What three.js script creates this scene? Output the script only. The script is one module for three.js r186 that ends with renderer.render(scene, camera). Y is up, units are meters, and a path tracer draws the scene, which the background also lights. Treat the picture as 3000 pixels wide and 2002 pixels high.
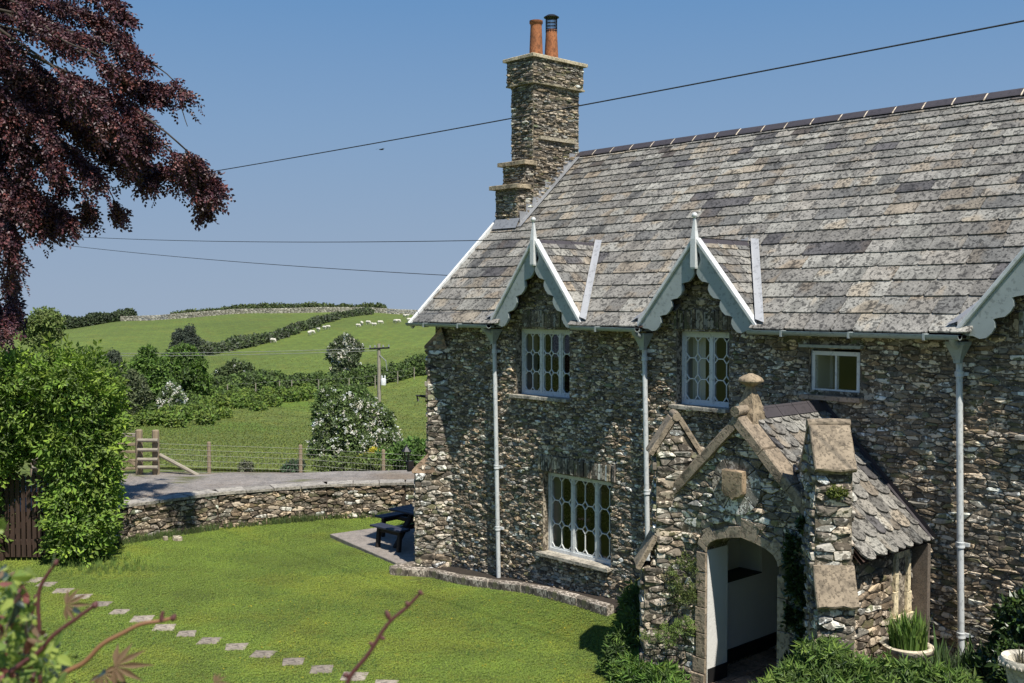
import * as THREE from 'three';
import { MarchingCubes } from 'three/addons/objects/MarchingCubes.js';

// ---------------------------------------------------------------- camera, sky, sun, exposure
// The scene is laid out in a working unit of 1.25 m; everything is brought to metres once, at the very end.
const UNIT = 1.25;
const V = (x, y, z) => new THREE.Vector3(x, y, z);
const scene = new THREE.Scene();
const EYE = V(14.5285, 4.6, 11.6109), YAW = 47.25 * Math.PI / 180, PITCH = Math.atan(87 / 2450);
const camera = new THREE.PerspectiveCamera(35.489, 1024 / 683, 0.1, 3000);
camera.position.copy(EYE);
camera.rotation.set(-PITCH, YAW, 0, 'YXZ');
camera.updateMatrixWorld();
const FWD = V(-Math.sin(YAW), 0, -Math.cos(YAW)), RIGHT = V(Math.cos(YAW), 0, -Math.sin(YAW));
camera.focus = 17 * UNIT;
camera.userData.fStop = 5;

const renderer = new THREE.WebGLRenderer({ antialias: true });
renderer.toneMapping = THREE.LinearToneMapping;
renderer.toneMappingExposure = 1.75;
renderer.shadowMap.enabled = true;
renderer.shadowMap.type = THREE.PCFSoftShadowMap;

const SUNDIR = V(0.57, 1, 0.18).normalize();
const sun = new THREE.DirectionalLight(new THREE.Color(1, 0.95, 0.86), 3.6);
sun.position.copy(SUNDIR).multiplyScalar(60);
sun.castShadow = true;
sun.shadow.radius = 1.2;
sun.shadow.mapSize.set(4096, 4096);
Object.assign(sun.shadow.camera, { left: -40, right: 40, top: 40, bottom: -40, near: 1, far: 160 });
scene.add(sun);
scene.add(sun.target);

{ // clear blue sky, paler towards the horizon
  const w = 512, h = 256, d = new Float32Array(w * h * 4);
  const lin = c => c.map(v => Math.pow(v / 255, 2.2) / 1.75);
  const stops = [[0, [152, 170, 193]], [4, [143, 166, 194]], [9, [129, 160, 196]], [16, [104, 146, 193]], [30, [86, 127, 182]], [60, [70, 111, 168]], [90, [62, 102, 160]]].map(([e, c]) => [e, lin(c)]);
  for (let y = 0; y < h; y++) {
    const e = Math.max(0, (y + 0.5) / h * 180 - 90);
    let k = 0; while (k < stops.length - 2 && e > stops[k + 1][0]) k++;
    const t = Math.min(1, (e - stops[k][0]) / (stops[k + 1][0] - stops[k][0]));
    for (let x = 0; x < w; x++) {
      const o = (y * w + x) * 4;
      for (let c = 0; c < 3; c++) d[o + c] = stops[k][1][c] * (1 - t) + stops[k + 1][1][c] * t;
      d[o + 3] = 1;
    }
  }
  const t = new THREE.DataTexture(d, w, h, THREE.RGBAFormat, THREE.FloatType);
  t.mapping = THREE.EquirectangularReflectionMapping;
  t.magFilter = THREE.LinearFilter; t.minFilter = THREE.LinearFilter; t.colorSpace = THREE.LinearSRGBColorSpace;
  t.needsUpdate = true;
  scene.background = t; scene.environment = t;
}

// ---------------------------------------------------------------- random numbers, noise
function rng(s) { let a = s >>> 0; return () => { a = (a + 0x6D2B79F5) | 0; let t = Math.imul(a ^ (a >>> 15), 1 | a); t = (t + Math.imul(t ^ (t >>> 7), 61 | t)) ^ t; return ((t ^ (t >>> 14)) >>> 0) / 4294967296; }; }
const hash = (x, y, s) => { let h = Math.imul(x | 0, 374761393) ^ Math.imul(y | 0, 668265263) ^ Math.imul(s | 0, 1274126177); h = Math.imul(h ^ (h >>> 13), 1274126177); return ((h ^ (h >>> 16)) >>> 0) / 4294967296; };
const sm = t => t * t * (3 - 2 * t);
const lerp = (a, b, t) => a + (b - a) * t;
const clamp = (x, a, b) => Math.min(b, Math.max(a, x));
const sstep = (a, b, x) => sm(clamp((x - a) / (b - a), 0, 1));
function vnoise(x, y, s = 0, per = 0) {
  const xi = Math.floor(x), yi = Math.floor(y), fx = sm(x - xi), fy = sm(y - yi);
  const m = per ? (v => ((v % per) + per) % per) : (v => v);
  const a = hash(m(xi), m(yi), s), b = hash(m(xi + 1), m(yi), s), c = hash(m(xi), m(yi + 1), s), d = hash(m(xi + 1), m(yi + 1), s);
  return lerp(lerp(a, b, fx), lerp(c, d, fx), fy);
}
function fbm(x, y, s = 0, oct = 4, per = 0) { let v = 0, a = 0.5, t = 0; for (let i = 0; i < oct; i++) { v += a * vnoise(x, y, s + i * 17, per); t += a; a *= 0.5; x *= 2; y *= 2; per *= 2; } return v / t; }

// ---------------------------------------------------------------- textures (colour, grain, stains)
function tex(n, fn) {
  const d = new Uint8Array(n * n * 4), o = [0, 0, 0];
  for (let y = 0; y < n; y++) for (let x = 0; x < n; x++) {
    fn(x / n, y / n, o); const k = (y * n + x) * 4;
    for (let c = 0; c < 3; c++) { const v = clamp(o[c], 0, 1); d[k + c] = 255 * (v <= 0.0031308 ? v * 12.92 : 1.055 * Math.pow(v, 1 / 2.4) - 0.055); }
    d[k + 3] = 255;
  }
  const t = new THREE.DataTexture(d, n, n, THREE.RGBAFormat);
  t.wrapS = t.wrapT = THREE.RepeatWrapping; t.magFilter = THREE.LinearFilter; t.minFilter = THREE.LinearMipmapLinearFilter; t.generateMipmaps = true;
  t.colorSpace = THREE.SRGBColorSpace; t.needsUpdate = true;
  return t;
}
const per = (x, y, f, s, oct) => fbm(x * f, y * f, s, oct, f);
// rubble stone: dull ground colour with pale lichen patches and dark specks
const stoneTex = tex(1024, (u, v, o) => {
  const n = per(u, v, 16, 1, 5), g = per(u, v, 90, 2, 3), l = per(u, v, 9, 3, 6) * 0.5 + per(u, v, 38, 4, 4) * 0.5;
  let b = 0.27 + 0.26 * (n - 0.5) + 0.2 * (g - 0.5);
  const li = sstep(0.545, 0.6, l + 0.14 * (g - 0.5) + 0.012), dk = sstep(0.6, 0.68, per(u, v, 22, 6, 5)), mo = sstep(0.58, 0.68, per(u, v, 7, 7, 5));
  b *= 1 - 0.5 * dk;
  o[0] = lerp(b * (1.04 - 0.2 * mo), 0.8 + 0.3 * (g - 0.5), li); o[1] = lerp(b * (1 - 0.08 * mo), 0.8 + 0.3 * (g - 0.5), li); o[2] = lerp(b * (0.92 - 0.3 * mo), 0.77 + 0.28 * (g - 0.5), li);
});
// roof slate: crusted with cream and grey lichen, peppered with dark spots
const slateTex = tex(1024, (u, v, o) => {
  const n = per(u, v, 12, 21, 5), g = per(u, v, 70, 22, 4), h = per(u, v, 150, 23, 2), w = per(u, v, 30, 24, 4);
  let b = 0.6 + 0.4 * (n - 0.5) + 0.5 * (h - 0.5);
  const dark = sstep(0.53, 0.62, g * 0.72 + w * 0.28), blot = sstep(0.6, 0.72, per(u, v, 7, 25, 5));
  b *= 1 - 0.68 * dark; b *= 1 - 0.3 * blot;
  const warm = sstep(0.52, 0.66, per(u, v, 5, 26, 4)) * 0.12;
  o[0] = b * (1.02 + warm); o[1] = b * 0.985; o[2] = b * (0.92 - warm);
});
// dressed brown sandstone with dark lichen rosettes
const sandTex = tex(512, (u, v, o) => {
  const n = per(u, v, 5, 31, 5), g = per(u, v, 60, 32, 3), d = sstep(0.48, 0.68, per(u, v, 9, 33, 6)), k = sstep(0.58, 0.66, per(u, v, 26, 35, 5)), p = sstep(0.58, 0.66, per(u, v, 12, 34, 5));
  let b = 0.74 + 0.6 * (n - 0.5) + 0.22 * (g - 0.5);
  b *= (1 - 0.36 * d) * (1 - 0.4 * k);
  o[0] = lerp(b, 0.84, p * 0.3); o[1] = lerp(b * 0.965, 0.82, p * 0.3); o[2] = lerp(b * 0.9, 0.76, p * 0.3);
});
const grassTex = tex(1024, (u, v, o) => {
  const n = per(u, v, 10, 41, 5), g = per(u, v, 220, 42, 2), m = per(u, v, 64, 43, 3), y = sstep(0.5, 0.68, per(u, v, 26, 44, 4));
  const b = 0.62 + 0.5 * (n - 0.5) + 0.55 * (g - 0.5) + 0.5 * (m - 0.5);
  o[0] = b * (0.92 + 0.22 * y); o[1] = b; o[2] = b * (0.85 - 0.2 * y);
});
const gravelTex = tex(512, (u, v, o) => {
  const g = per(u, v, 110, 51, 2), n = per(u, v, 10, 52, 5), c = per(u, v, 70, 53, 2);
  const b = 0.6 + 0.6 * (g - 0.5) + 0.35 * (n - 0.5);
  o[0] = b * (1 + 0.12 * (c - 0.5)); o[1] = b * 0.97; o[2] = b * (0.95 - 0.12 * (c - 0.5));
});
const woodTex = tex(512, (u, v, o) => {
  const g = fbm(u * 64, v * 3, 61, 3, 0) , n = per(u, v, 8, 62, 4), k = sstep(0.62, 0.7, fbm(u * 130, v * 4, 63, 2, 0));
  const b = (0.7 + 0.4 * (g - 0.5) + 0.35 * (n - 0.5)) * (1 - 0.4 * k);
  o[0] = b; o[1] = b * 0.98; o[2] = b * 0.95;
});
const paintTex = tex(512, (u, v, o) => {
  const n = per(u, v, 6, 71, 5), s = sstep(0.62, 0.7, per(u, v, 30, 72, 4)), g = per(u, v, 120, 73, 2);
  const b = 0.9 + 0.26 * (n - 0.5) + 0.08 * (g - 0.5) - 0.22 * s;
  o[0] = b; o[1] = b * 0.995; o[2] = b * 0.98;
});
const bumpOf = t => { const b = t.clone(); b.colorSpace = THREE.NoColorSpace; b.needsUpdate = true; return b; };
sandTex.repeat.set(1.4, 1.4);
const bump = { stone: bumpOf(stoneTex), slate: bumpOf(slateTex), sand: bumpOf(sandTex), gravel: bumpOf(gravelTex), wood: bumpOf(woodTex), grass: bumpOf(grassTex) };
const C = (r, g, b) => new THREE.Color().setRGB(r, g, b);
function mat(o) {
  const thin = o.transmission !== undefined || o.clearcoat !== undefined;
  const m = thin ? new THREE.MeshPhysicalMaterial({ side: THREE.DoubleSide, ...o }) : new THREE.MeshStandardMaterial({ side: THREE.DoubleSide, ...o });
  return m;
}
const M = {
  stone: mat({ vertexColors: true, map: stoneTex, bumpMap: bump.stone, bumpScale: 0.012, roughness: 0.92 }),
  earth: mat({ color: C(0.1, 0.075, 0.055), map: gravelTex, roughness: 1 }),
  mortar: mat({ color: C(0.5, 0.43, 0.34), map: stoneTex, bumpMap: bump.stone, bumpScale: 0.01, roughness: 1 }),
  slate: mat({ vertexColors: true, map: slateTex, bumpMap: bump.slate, bumpScale: 0.006, roughness: 0.8 }),
  sand: mat({ vertexColors: true, map: sandTex, bumpMap: bump.sand, bumpScale: 0.022, roughness: 0.9 }),
  darkTile: mat({ color: C(0.06, 0.052, 0.058), map: paintTex, roughness: 0.6 }),
  lead: mat({ color: C(0.34, 0.35, 0.37), map: paintTex, roughness: 0.5, metalness: 0.2 }),
  sage: mat({ color: C(0.38, 0.43, 0.43), map: paintTex, roughness: 0.45 }),
  white: mat({ color: C(0.74, 0.76, 0.76), map: paintTex, roughness: 0.4 }),
  pipe: mat({ color: C(0.63, 0.66, 0.67), map: paintTex, roughness: 0.42 }),
  frame: mat({ color: C(0.68, 0.71, 0.72), map: paintTex, roughness: 0.42 }),
  plaster: mat({ color: C(0.72, 0.71, 0.68), bumpMap: bump.sand, bumpScale: 0.006, roughness: 0.9 }),
  render: mat({ color: C(0.24, 0.2, 0.16), map: gravelTex, roughness: 0.95 }),
  black: mat({ color: C(0.012, 0.012, 0.013), roughness: 0.55 }),
  iron: mat({ color: C(0.02, 0.02, 0.022), roughness: 0.5, metalness: 0.3 }),
  glass: mat({ color: C(0.94, 0.96, 0.95), transmission: 1, thickness: 0, roughness: 0.02, ior: 1.5 }),
  room: mat({ color: C(0.34, 0.32, 0.29), roughness: 0.95 }),
  curtain: mat({ color: C(0.62, 0.6, 0.54), roughness: 0.95 }),
  terracotta: mat({ color: C(0.46, 0.18, 0.075), map: sandTex, roughness: 0.85 }),
  wood: mat({ color: C(0.4, 0.32, 0.22), map: woodTex, bumpMap: bump.wood, bumpScale: 0.004, roughness: 0.9 }),
  greyWood: mat({ color: C(0.44, 0.4, 0.33), map: woodTex, bumpMap: bump.wood, bumpScale: 0.004, roughness: 0.9 }),
  brownWood: mat({ color: C(0.075, 0.042, 0.03), map: woodTex, bumpMap: bump.wood, bumpScale: 0.003, roughness: 0.75 }),
  navy: mat({ color: C(0.035, 0.042, 0.075), map: woodTex, bumpMap: bump.wood, bumpScale: 0.003, roughness: 0.7 }),
  darkLeg: mat({ color: C(0.03, 0.02, 0.018), map: woodTex, roughness: 0.8 }),
  grass: mat({ vertexColors: true, map: grassTex, bumpMap: bump.grass, bumpScale: 0.02, roughness: 1 }),
  field: mat({ vertexColors: true, map: grassTex, bumpMap: bump.grass, bumpScale: 0.06, roughness: 1 }),
  gravel: mat({ vertexColors: true, color: C(0.36, 0.335, 0.31), map: gravelTex, bumpMap: bump.gravel, bumpScale: 0.012, roughness: 1 }),
  paving: mat({ color: C(0.4, 0.36, 0.32), map: gravelTex, bumpMap: bump.gravel, bumpScale: 0.004, roughness: 0.95 }),
  bark: mat({ color: C(0.075, 0.06, 0.047), map: woodTex, roughness: 0.95 }),
  wire: mat({ color: C(0.02, 0.02, 0.022), roughness: 0.6 }),
  fenceWire: mat({ color: C(0.3, 0.3, 0.27), roughness: 0.5 }),
  wool: mat({ color: C(0.6, 0.57, 0.48), roughness: 1 }),
  soil: mat({ color: C(0.05, 0.038, 0.028), map: gravelTex, bumpMap: bump.gravel, bumpScale: 0.02, roughness: 1 }),
  leaf: mat({ color: C(1, 1, 1), transmission: 0.3, roughness: 0.95, thickness: 0 }),
  glossLeaf: mat({ color: C(1, 1, 1), roughness: 0.42, clearcoat: 0.25, clearcoatRoughness: 0.4 }),
  petal: mat({ color: C(0.84, 0.83, 0.78), transmission: 0.3, roughness: 0.95, thickness: 0 }),
};

// ---------------------------------------------------------------- things, parts, geometry builder
const used = {};
function numbered(n) { const k = used[n] = (used[n] ?? -1) + 1; return k ? `${n}_${String(k).padStart(3, '0')}` : n; }
function thing(name, label, category, group, pos = [0, 0, 0], turn = 0) {
  const o = new THREE.Group(); o.name = numbered(name); o.userData = { label, category };
  if (group) o.userData.group = group;
  o.position.set(...pos); o.rotation.y = turn; scene.add(o); return o;
}
function shadowed(m) { m.castShadow = m.receiveShadow = true; return m; }
function mesh(name, geo, m, parent, label) {
  const o = shadowed(new THREE.Mesh(geo, m)); o.name = parent === scene ? numbered(name) : name;
  if (label) o.userData.label = label;
  parent.add(o); return o;
}
function part(name, parent, label) { const o = new THREE.Group(); o.name = name; if (label) o.userData.label = label; parent.add(o); return o; }
function structure(o) { o.userData.kind = 'structure'; return o; }
function stuff(o) { o.userData.kind = 'stuff'; return o; }

class Geo {
  constructor() { this.p = []; this.t = []; this.c = []; }
  tri(a, b, c, col = [1, 1, 1], ua, ub, uc) {
    this.p.push(a.x, a.y, a.z, b.x, b.y, b.z, c.x, c.y, c.z);
    if (!ua) { // planar uv in metres across the face's main axis
      const nx = Math.abs((b.y - a.y) * (c.z - a.z) - (b.z - a.z) * (c.y - a.y)), ny = Math.abs((b.z - a.z) * (c.x - a.x) - (b.x - a.x) * (c.z - a.z)), nz = Math.abs((b.x - a.x) * (c.y - a.y) - (b.y - a.y) * (c.x - a.x));
      const f = ny >= nx && ny >= nz ? q => [q.x, q.z] : nx >= nz ? q => [q.z, q.y] : q => [q.x, q.y];
      ua = f(a); ub = f(b); uc = f(c);
    }
    this.t.push(ua[0], ua[1], ub[0], ub[1], uc[0], uc[1]);
    for (let i = 0; i < 3; i++) this.c.push(col[0], col[1], col[2]);
    return this;
  }
  quad(a, b, c, d, col, uvs) { this.tri(a, b, c, col, uvs?.[0], uvs?.[1], uvs?.[2]); return this.tri(a, c, d, col, uvs?.[0], uvs?.[2], uvs?.[3]); }
  // box between two corners, along its own axes
  box(x0, y0, z0, x1, y1, z1, col, M4) {
    const v = [[x0, y0, z0], [x1, y0, z0], [x1, y1, z0], [x0, y1, z0], [x0, y0, z1], [x1, y0, z1], [x1, y1, z1], [x0, y1, z1]].map(q => { const r = V(...q); return M4 ? r.applyMatrix4(M4) : r; });
    for (const [a, b, c, d] of [[4, 5, 6, 7], [1, 0, 3, 2], [5, 1, 2, 6], [0, 4, 7, 3], [7, 6, 2, 3], [0, 1, 5, 4]]) this.quad(v[a], v[b], v[c], v[d], col);
    return this;
  }
  // box with chamfered long edges is made by beam(): a bar from a to b, w wide, h high
  beam(a, b, w, h, col, up = V(0, 1, 0)) {
    const d = b.clone().sub(a).normalize(), s = d.clone().cross(up).normalize(), n = s.clone().cross(d).normalize(), k = Math.min(w, h) * 0.18;
    const prof = [[-w / 2 + k, -h / 2], [w / 2 - k, -h / 2], [w / 2, -h / 2 + k], [w / 2, h / 2 - k], [w / 2 - k, h / 2], [-w / 2 + k, h / 2], [-w / 2, h / 2 - k], [-w / 2, -h / 2 + k]];
    return this.sweep([a, b], prof, s, n, col);
  }
  sweep(path, prof, s, n, col, caps = true) {
    const rings = path.map(p => prof.map(([x, y]) => p.clone().addScaledVector(s, x).addScaledVector(n, y)));
    for (let i = 0; i + 1 < rings.length; i++) { const L = path[i].distanceTo(path[i + 1]); for (let j = 0; j < prof.length; j++) { const k = (j + 1) % prof.length, w0 = j * 0.07, w1 = (j + 1) * 0.07; this.quad(rings[i][j], rings[i][k], rings[i + 1][k], rings[i + 1][j], col, [[w0, 0], [w1, 0], [w1, L], [w0, L]]); } }
    if (caps) for (const r of [rings[0].slice().reverse(), rings[rings.length - 1]]) for (let j = 1; j + 1 < r.length; j++) this.tri(r[0], r[j], r[j + 1], col);
    return this;
  }
  tube(pts, radii, seg = 8, col) {
    let prev = null, up = V(0, 1, 0);
    for (let i = 0; i < pts.length; i++) {
      const d = pts[Math.min(i + 1, pts.length - 1)].clone().sub(pts[Math.max(i - 1, 0)]).normalize();
      if (Math.abs(d.dot(up)) > 0.98) up = V(1, 0, 0);
      const s = d.clone().cross(up).normalize(), n = s.clone().cross(d), r = Array.isArray(radii) ? radii[i] : radii, ring = [];
      for (let j = 0; j < seg; j++) { const a = j / seg * 2 * Math.PI; ring.push(pts[i].clone().addScaledVector(s, Math.cos(a) * r).addScaledVector(n, Math.sin(a) * r)); }
      if (prev) { const L = pts[i].distanceTo(pts[i - 1]); for (let j = 0; j < seg; j++) { const k = (j + 1) % seg; this.quad(prev[j], prev[k], ring[k], ring[j], col, [[j * 0.04, 0], [j * 0.04 + 0.04, 0], [j * 0.04 + 0.04, L], [j * 0.04, L]]); } }
      if (i === 0 || i === pts.length - 1) for (let j = 1; j + 1 < seg; j++) this.tri(ring[0], ring[j], ring[j + 1], col);
      prev = ring;
    }
    return this;
  }
  lathe(c, prof, seg = 20, col, squareTo = 0) { // prof: [radius, y]
    for (let i = 0; i + 1 < prof.length; i++) for (let j = 0; j < seg; j++) {
      const a = j / seg * 2 * Math.PI, b = (j + 1) / seg * 2 * Math.PI, q = (k, t) => V(c.x + prof[k][0] * Math.cos(t + squareTo), c.y + prof[k][1], c.z - prof[k][0] * Math.sin(t + squareTo));
      this.quad(q(i, a), q(i, b), q(i + 1, b), q(i + 1, a), col, [[a * 0.15, prof[i][1]], [b * 0.15, prof[i][1]], [b * 0.15, prof[i + 1][1]], [a * 0.15, prof[i + 1][1]]]);
    }
    return this;
  }
  // flat outline [[u,v]...] in a basis, from depth n0 to n1
  plate(B, outline, n0, n1, col, bevel = 0) {
    const tris = THREE.ShapeUtils.triangulateShape(outline.map(q => new THREE.Vector2(...q)), []);
    const cx = outline.reduce((s, q) => s + q[0], 0) / outline.length, cy = outline.reduce((s, q) => s + q[1], 0) / outline.length;
    const inn = outline.map(([x, y]) => { const d = Math.hypot(x - cx, y - cy) || 1; return [x - (x - cx) / d * bevel, y - (y - cy) / d * bevel]; });
    const at = (q, n) => B.at(q[0], q[1], n);
    for (const [a, b, c] of tris) { this.tri(at(inn[a], n1), at(inn[b], n1), at(inn[c], n1), col, inn[a], inn[b], inn[c]); this.tri(at(outline[a], n0), at(outline[c], n0), at(outline[b], n0), col, outline[a], outline[c], outline[b]); }
    for (let i = 0; i < outline.length; i++) { const j = (i + 1) % outline.length; const s = i * 0.05; if (bevel) { this.quad(at(outline[i], n0), at(outline[j], n0), at(outline[j], n1 - bevel), at(outline[i], n1 - bevel), col); this.quad(at(outline[i], n1 - bevel), at(outline[j], n1 - bevel), at(inn[j], n1), at(inn[i], n1), col); } else this.quad(at(outline[i], n0), at(outline[j], n0), at(outline[j], n1), at(outline[i], n1), col); }
    return this;
  }
  get size() { return this.p.length / 9; }
  build(smooth = false) {
    const g = new THREE.BufferGeometry();
    g.setAttribute('position', new THREE.Float32BufferAttribute(this.p, 3));
    g.setAttribute('uv', new THREE.Float32BufferAttribute(this.t, 2));
    g.setAttribute('color', new THREE.Float32BufferAttribute(this.c, 3));
    g.computeVertexNormals();
    if (smooth) smoothNormals(g);
    return g;
  }
}
function smoothNormals(g, crease = 0.5) { // average normals over coincident corners that turn less than the crease
  const p = g.attributes.position, n = g.attributes.normal, map = new Map();
  const key = i => `${Math.round(p.getX(i) * 5e3)},${Math.round(p.getY(i) * 5e3)},${Math.round(p.getZ(i) * 5e3)}`;
  for (let i = 0; i < p.count; i++) { const k = key(i); (map.get(k) ?? map.set(k, []).get(k)).push(i); }
  const out = new Float32Array(n.array.length);
  for (const l of map.values()) for (const i of l) { let x = 0, y = 0, z = 0; for (const j of l) { const d = n.getX(i) * n.getX(j) + n.getY(i) * n.getY(j) + n.getZ(i) * n.getZ(j); if (d > crease) { x += n.getX(j); y += n.getY(j); z += n.getZ(j); } } const L = Math.hypot(x, y, z) || 1; out[i * 3] = x / L; out[i * 3 + 1] = y / L; out[i * 3 + 2] = z / L; }
  n.array.set(out);
}
class Basis { constructor(o, u, v, n) { this.o = o; this.u = u.clone().normalize(); this.v = v.clone().normalize(); this.n = n ? n.clone().normalize() : this.u.clone().cross(this.v).normalize(); } at(a, b, c = 0) { return this.o.clone().addScaledVector(this.u, a).addScaledVector(this.v, b).addScaledVector(this.n, c); } }
const XY = (z = 0) => new Basis(V(0, 0, z), V(1, 0, 0), V(0, 1, 0), V(0, 0, 1));
// the point a sight line through (px, py) of a 2350 x 1568 survey picture reaches at a level distance d from the eye's station
function sight(px, py, d) {
  const r = RIGHT.clone().multiplyScalar((px - 1175) / 2450), cp = Math.cos(PITCH), sp = Math.sin(PITCH), b = (py - 784) / 2450;
  const f = cp - b * sp, y = -sp - b * cp;
  return EYE.clone().addScaledVector(FWD, d).addScaledVector(r, d / f).addScaledVector(V(0, 1, 0), y / f * d);
}

// ---------------------------------------------------------------- rubble masonry, stone by stone
const stonePal = {
  wall: [[0.18, [1, 0.94, 0.84]], [0.28, [0.76, 0.62, 0.47]], [0.21, [0.7, 0.6, 0.49]], [0.14, [0.88, 0.74, 0.57]], [0.09, [0.8, 0.615, 0.42]], [0.1, [0.46, 0.405, 0.345]]],
  porch: [[0.22, [1, 0.95, 0.86]], [0.26, [0.76, 0.64, 0.51]], [0.2, [0.68, 0.61, 0.53]], [0.18, [0.86, 0.77, 0.66]], [0.13, [0.46, 0.4, 0.34]]],
  chimney: [[0.06, [1, 0.95, 0.84]], [0.4, [0.6, 0.51, 0.41]], [0.22, [0.5, 0.45, 0.39]], [0.18, [0.76, 0.62, 0.45]], [0.12, [0.38, 0.34, 0.3]]],
  garden: [[0.08, [0.98, 0.92, 0.82]], [0.36, [0.66, 0.53, 0.4]], [0.26, [0.56, 0.47, 0.38]], [0.14, [0.76, 0.6, 0.43]], [0.14, [0.42, 0.35, 0.29]]],
  dark: [[0.04, [0.9, 0.86, 0.78]], [0.4, [0.5, 0.43, 0.35]], [0.3, [0.4, 0.37, 0.33]], [0.24, [0.56, 0.47, 0.35]]],
};
function pickCol(pal, R) { let t = R(); for (const [w, c] of pal) { if ((t -= w) <= 0) { const k = 0.72 + 0.5 * R(), h = (R() - 0.5) * 0.08; return [clamp(c[0] * k * (1 + h), 0, 1), clamp(c[1] * k, 0, 1), clamp(c[2] * k * (1 - h), 0, 1)]; } } return pal[0][1]; }
function clipHalf(poly, px, py, nx, ny) { // keep the side where (q - p).n <= 0
  const out = [];
  for (let i = 0; i < poly.length; i++) {
    const a = poly[i], b = poly[(i + 1) % poly.length], da = (a[0] - px) * nx + (a[1] - py) * ny, db = (b[0] - px) * nx + (b[1] - py) * ny;
    if (da <= 0) out.push(a);
    if ((da < 0) !== (db < 0) && da !== db) { const t = da / (da - db); out.push([a[0] + (b[0] - a[0]) * t, a[1] + (b[1] - a[1]) * t]); }
  }
  return out;
}
function polyEdges(poly) { // outward normals of a convex outline
  let A = 0; for (let i = 0; i < poly.length; i++) { const a = poly[i], b = poly[(i + 1) % poly.length]; A += a[0] * b[1] - b[0] * a[1]; }
  const s = A > 0 ? 1 : -1;
  return poly.map((a, i) => { const b = poly[(i + 1) % poly.length], L = Math.hypot(b[0] - a[0], b[1] - a[1]) || 1; return { p: a, n: [s * (b[1] - a[1]) / L, -s * (b[0] - a[0]) / L] }; });
}
// cells of a rubble face: outline (convex), holes (convex), course height range, stone length range
function rubbleCells({ outline, holes = [], h = [0.05, 0.1], len = [0.09, 0.26], seed = 1, drop = 0.12, wave = 0.02, scale }) {
  const R = rng(seed), xs = outline.map(q => q[0]), ys = outline.map(q => q[1]), x0 = Math.min(...xs), x1 = Math.max(...xs), y0 = Math.min(...ys), y1 = Math.max(...ys);
  const asp = (len[0] + len[1]) / (h[0] + h[1]) * 1.05, seeds = [], oe = polyEdges(outline), he = holes.map(polyEdges);
  for (let y = y0 - h[1]; y < y1 + h[1];) {
    const rh0 = lerp(h[0], h[1], R());
    for (let x = x0 - len[1] * (1 + R()); x < x1 + len[1];) {
      const k = scale ? scale(x, y) : 1, w = lerp(len[0], len[1], R() * R() * 0.7 + R() * 0.3) * k;
      if (R() > drop) seeds.push([x + w / 2, y + rh0 / 2 + (R() - 0.5) * rh0 * 0.9 + wave * (fbm(x * 1.7, y * 3, seed) - 0.5) * 4]);
      x += w;
    }
    y += rh0 * (scale ? scale((x0 + x1) / 2, y) : 1);
  }
  const cs = len[1] * 1.5, grid = new Map(), key = (i, j) => i * 4096 + j;
  for (const s of seeds) { s[2] = s[0] / asp; s[3] = s[1]; const k = key(Math.floor(s[2] / cs * asp) + 2000, Math.floor(s[3] / cs * asp) + 2000); (grid.get(k) ?? grid.set(k, []).get(k)).push(s); }
  const cells = [];
  const D = lerp(len[0], len[1], 0.9) * 1.6;
  for (const s of seeds) {
    if (oe.some(e => (s[0] - e.p[0]) * e.n[0] + (s[1] - e.p[1]) * e.n[1] > 0.012)) continue;
    let best = null;
    for (const edges of he) { let m = -1e9, me = null; for (const e of edges) { const d = (s[0] - e.p[0]) * e.n[0] + (s[1] - e.p[1]) * e.n[1]; if (d > m) { m = d; me = e; } } if (m <= 0.004) { best = 'in'; break; } if (m < D && (!best || true)) (best ??= []).push(me); }
    if (best === 'in') continue;
    let poly = [[s[0] - D, s[1] - D / asp * 1.3], [s[0] + D, s[1] - D / asp * 1.3], [s[0] + D, s[1] + D / asp * 1.3], [s[0] - D, s[1] + D / asp * 1.3]].map(q => [q[0] / asp, q[1]]);
    const gi = Math.floor(s[2] / cs * asp) + 2000, gj = Math.floor(s[3] / cs * asp) + 2000;
    for (let i = -1; i <= 1; i++) for (let j = -1; j <= 1; j++) for (const q of grid.get(key(gi + i, gj + j)) ?? []) {
      if (q === s) continue; const dx = q[2] - s[2], dy = q[3] - s[3], L = Math.hypot(dx, dy); if (L > D * 1.4 || L < 1e-6) continue;
      poly = clipHalf(poly, (s[2] + q[2]) / 2, (s[3] + q[3]) / 2, dx / L, dy / L); if (poly.length < 3) break;
    }
    poly = poly.map(q => [q[0] * asp, q[1]]);
    for (const e of oe) { if (poly.length > 2) poly = clipHalf(poly, e.p[0], e.p[1], e.n[0], e.n[1]); }
    for (const e of best ?? []) { if (poly.length > 2) poly = clipHalf(poly, e.p[0], e.p[1], -e.n[0], -e.n[1]); }
    if (poly.length < 3) continue;
    let A = 0, cx = 0, cy = 0; for (let i = 0; i < poly.length; i++) { const a = poly[i], b = poly[(i + 1) % poly.length], c = a[0] * b[1] - b[0] * a[1]; A += c; cx += (a[0] + b[0]) * c; cy += (a[1] + b[1]) * c; }
    A /= 2; if (Math.abs(A) < 4e-4) continue; cx /= 6 * A; cy /= 6 * A;
    cells.push({ poly, A: Math.abs(A), cx, cy });
  }
  return cells;
}
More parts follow.
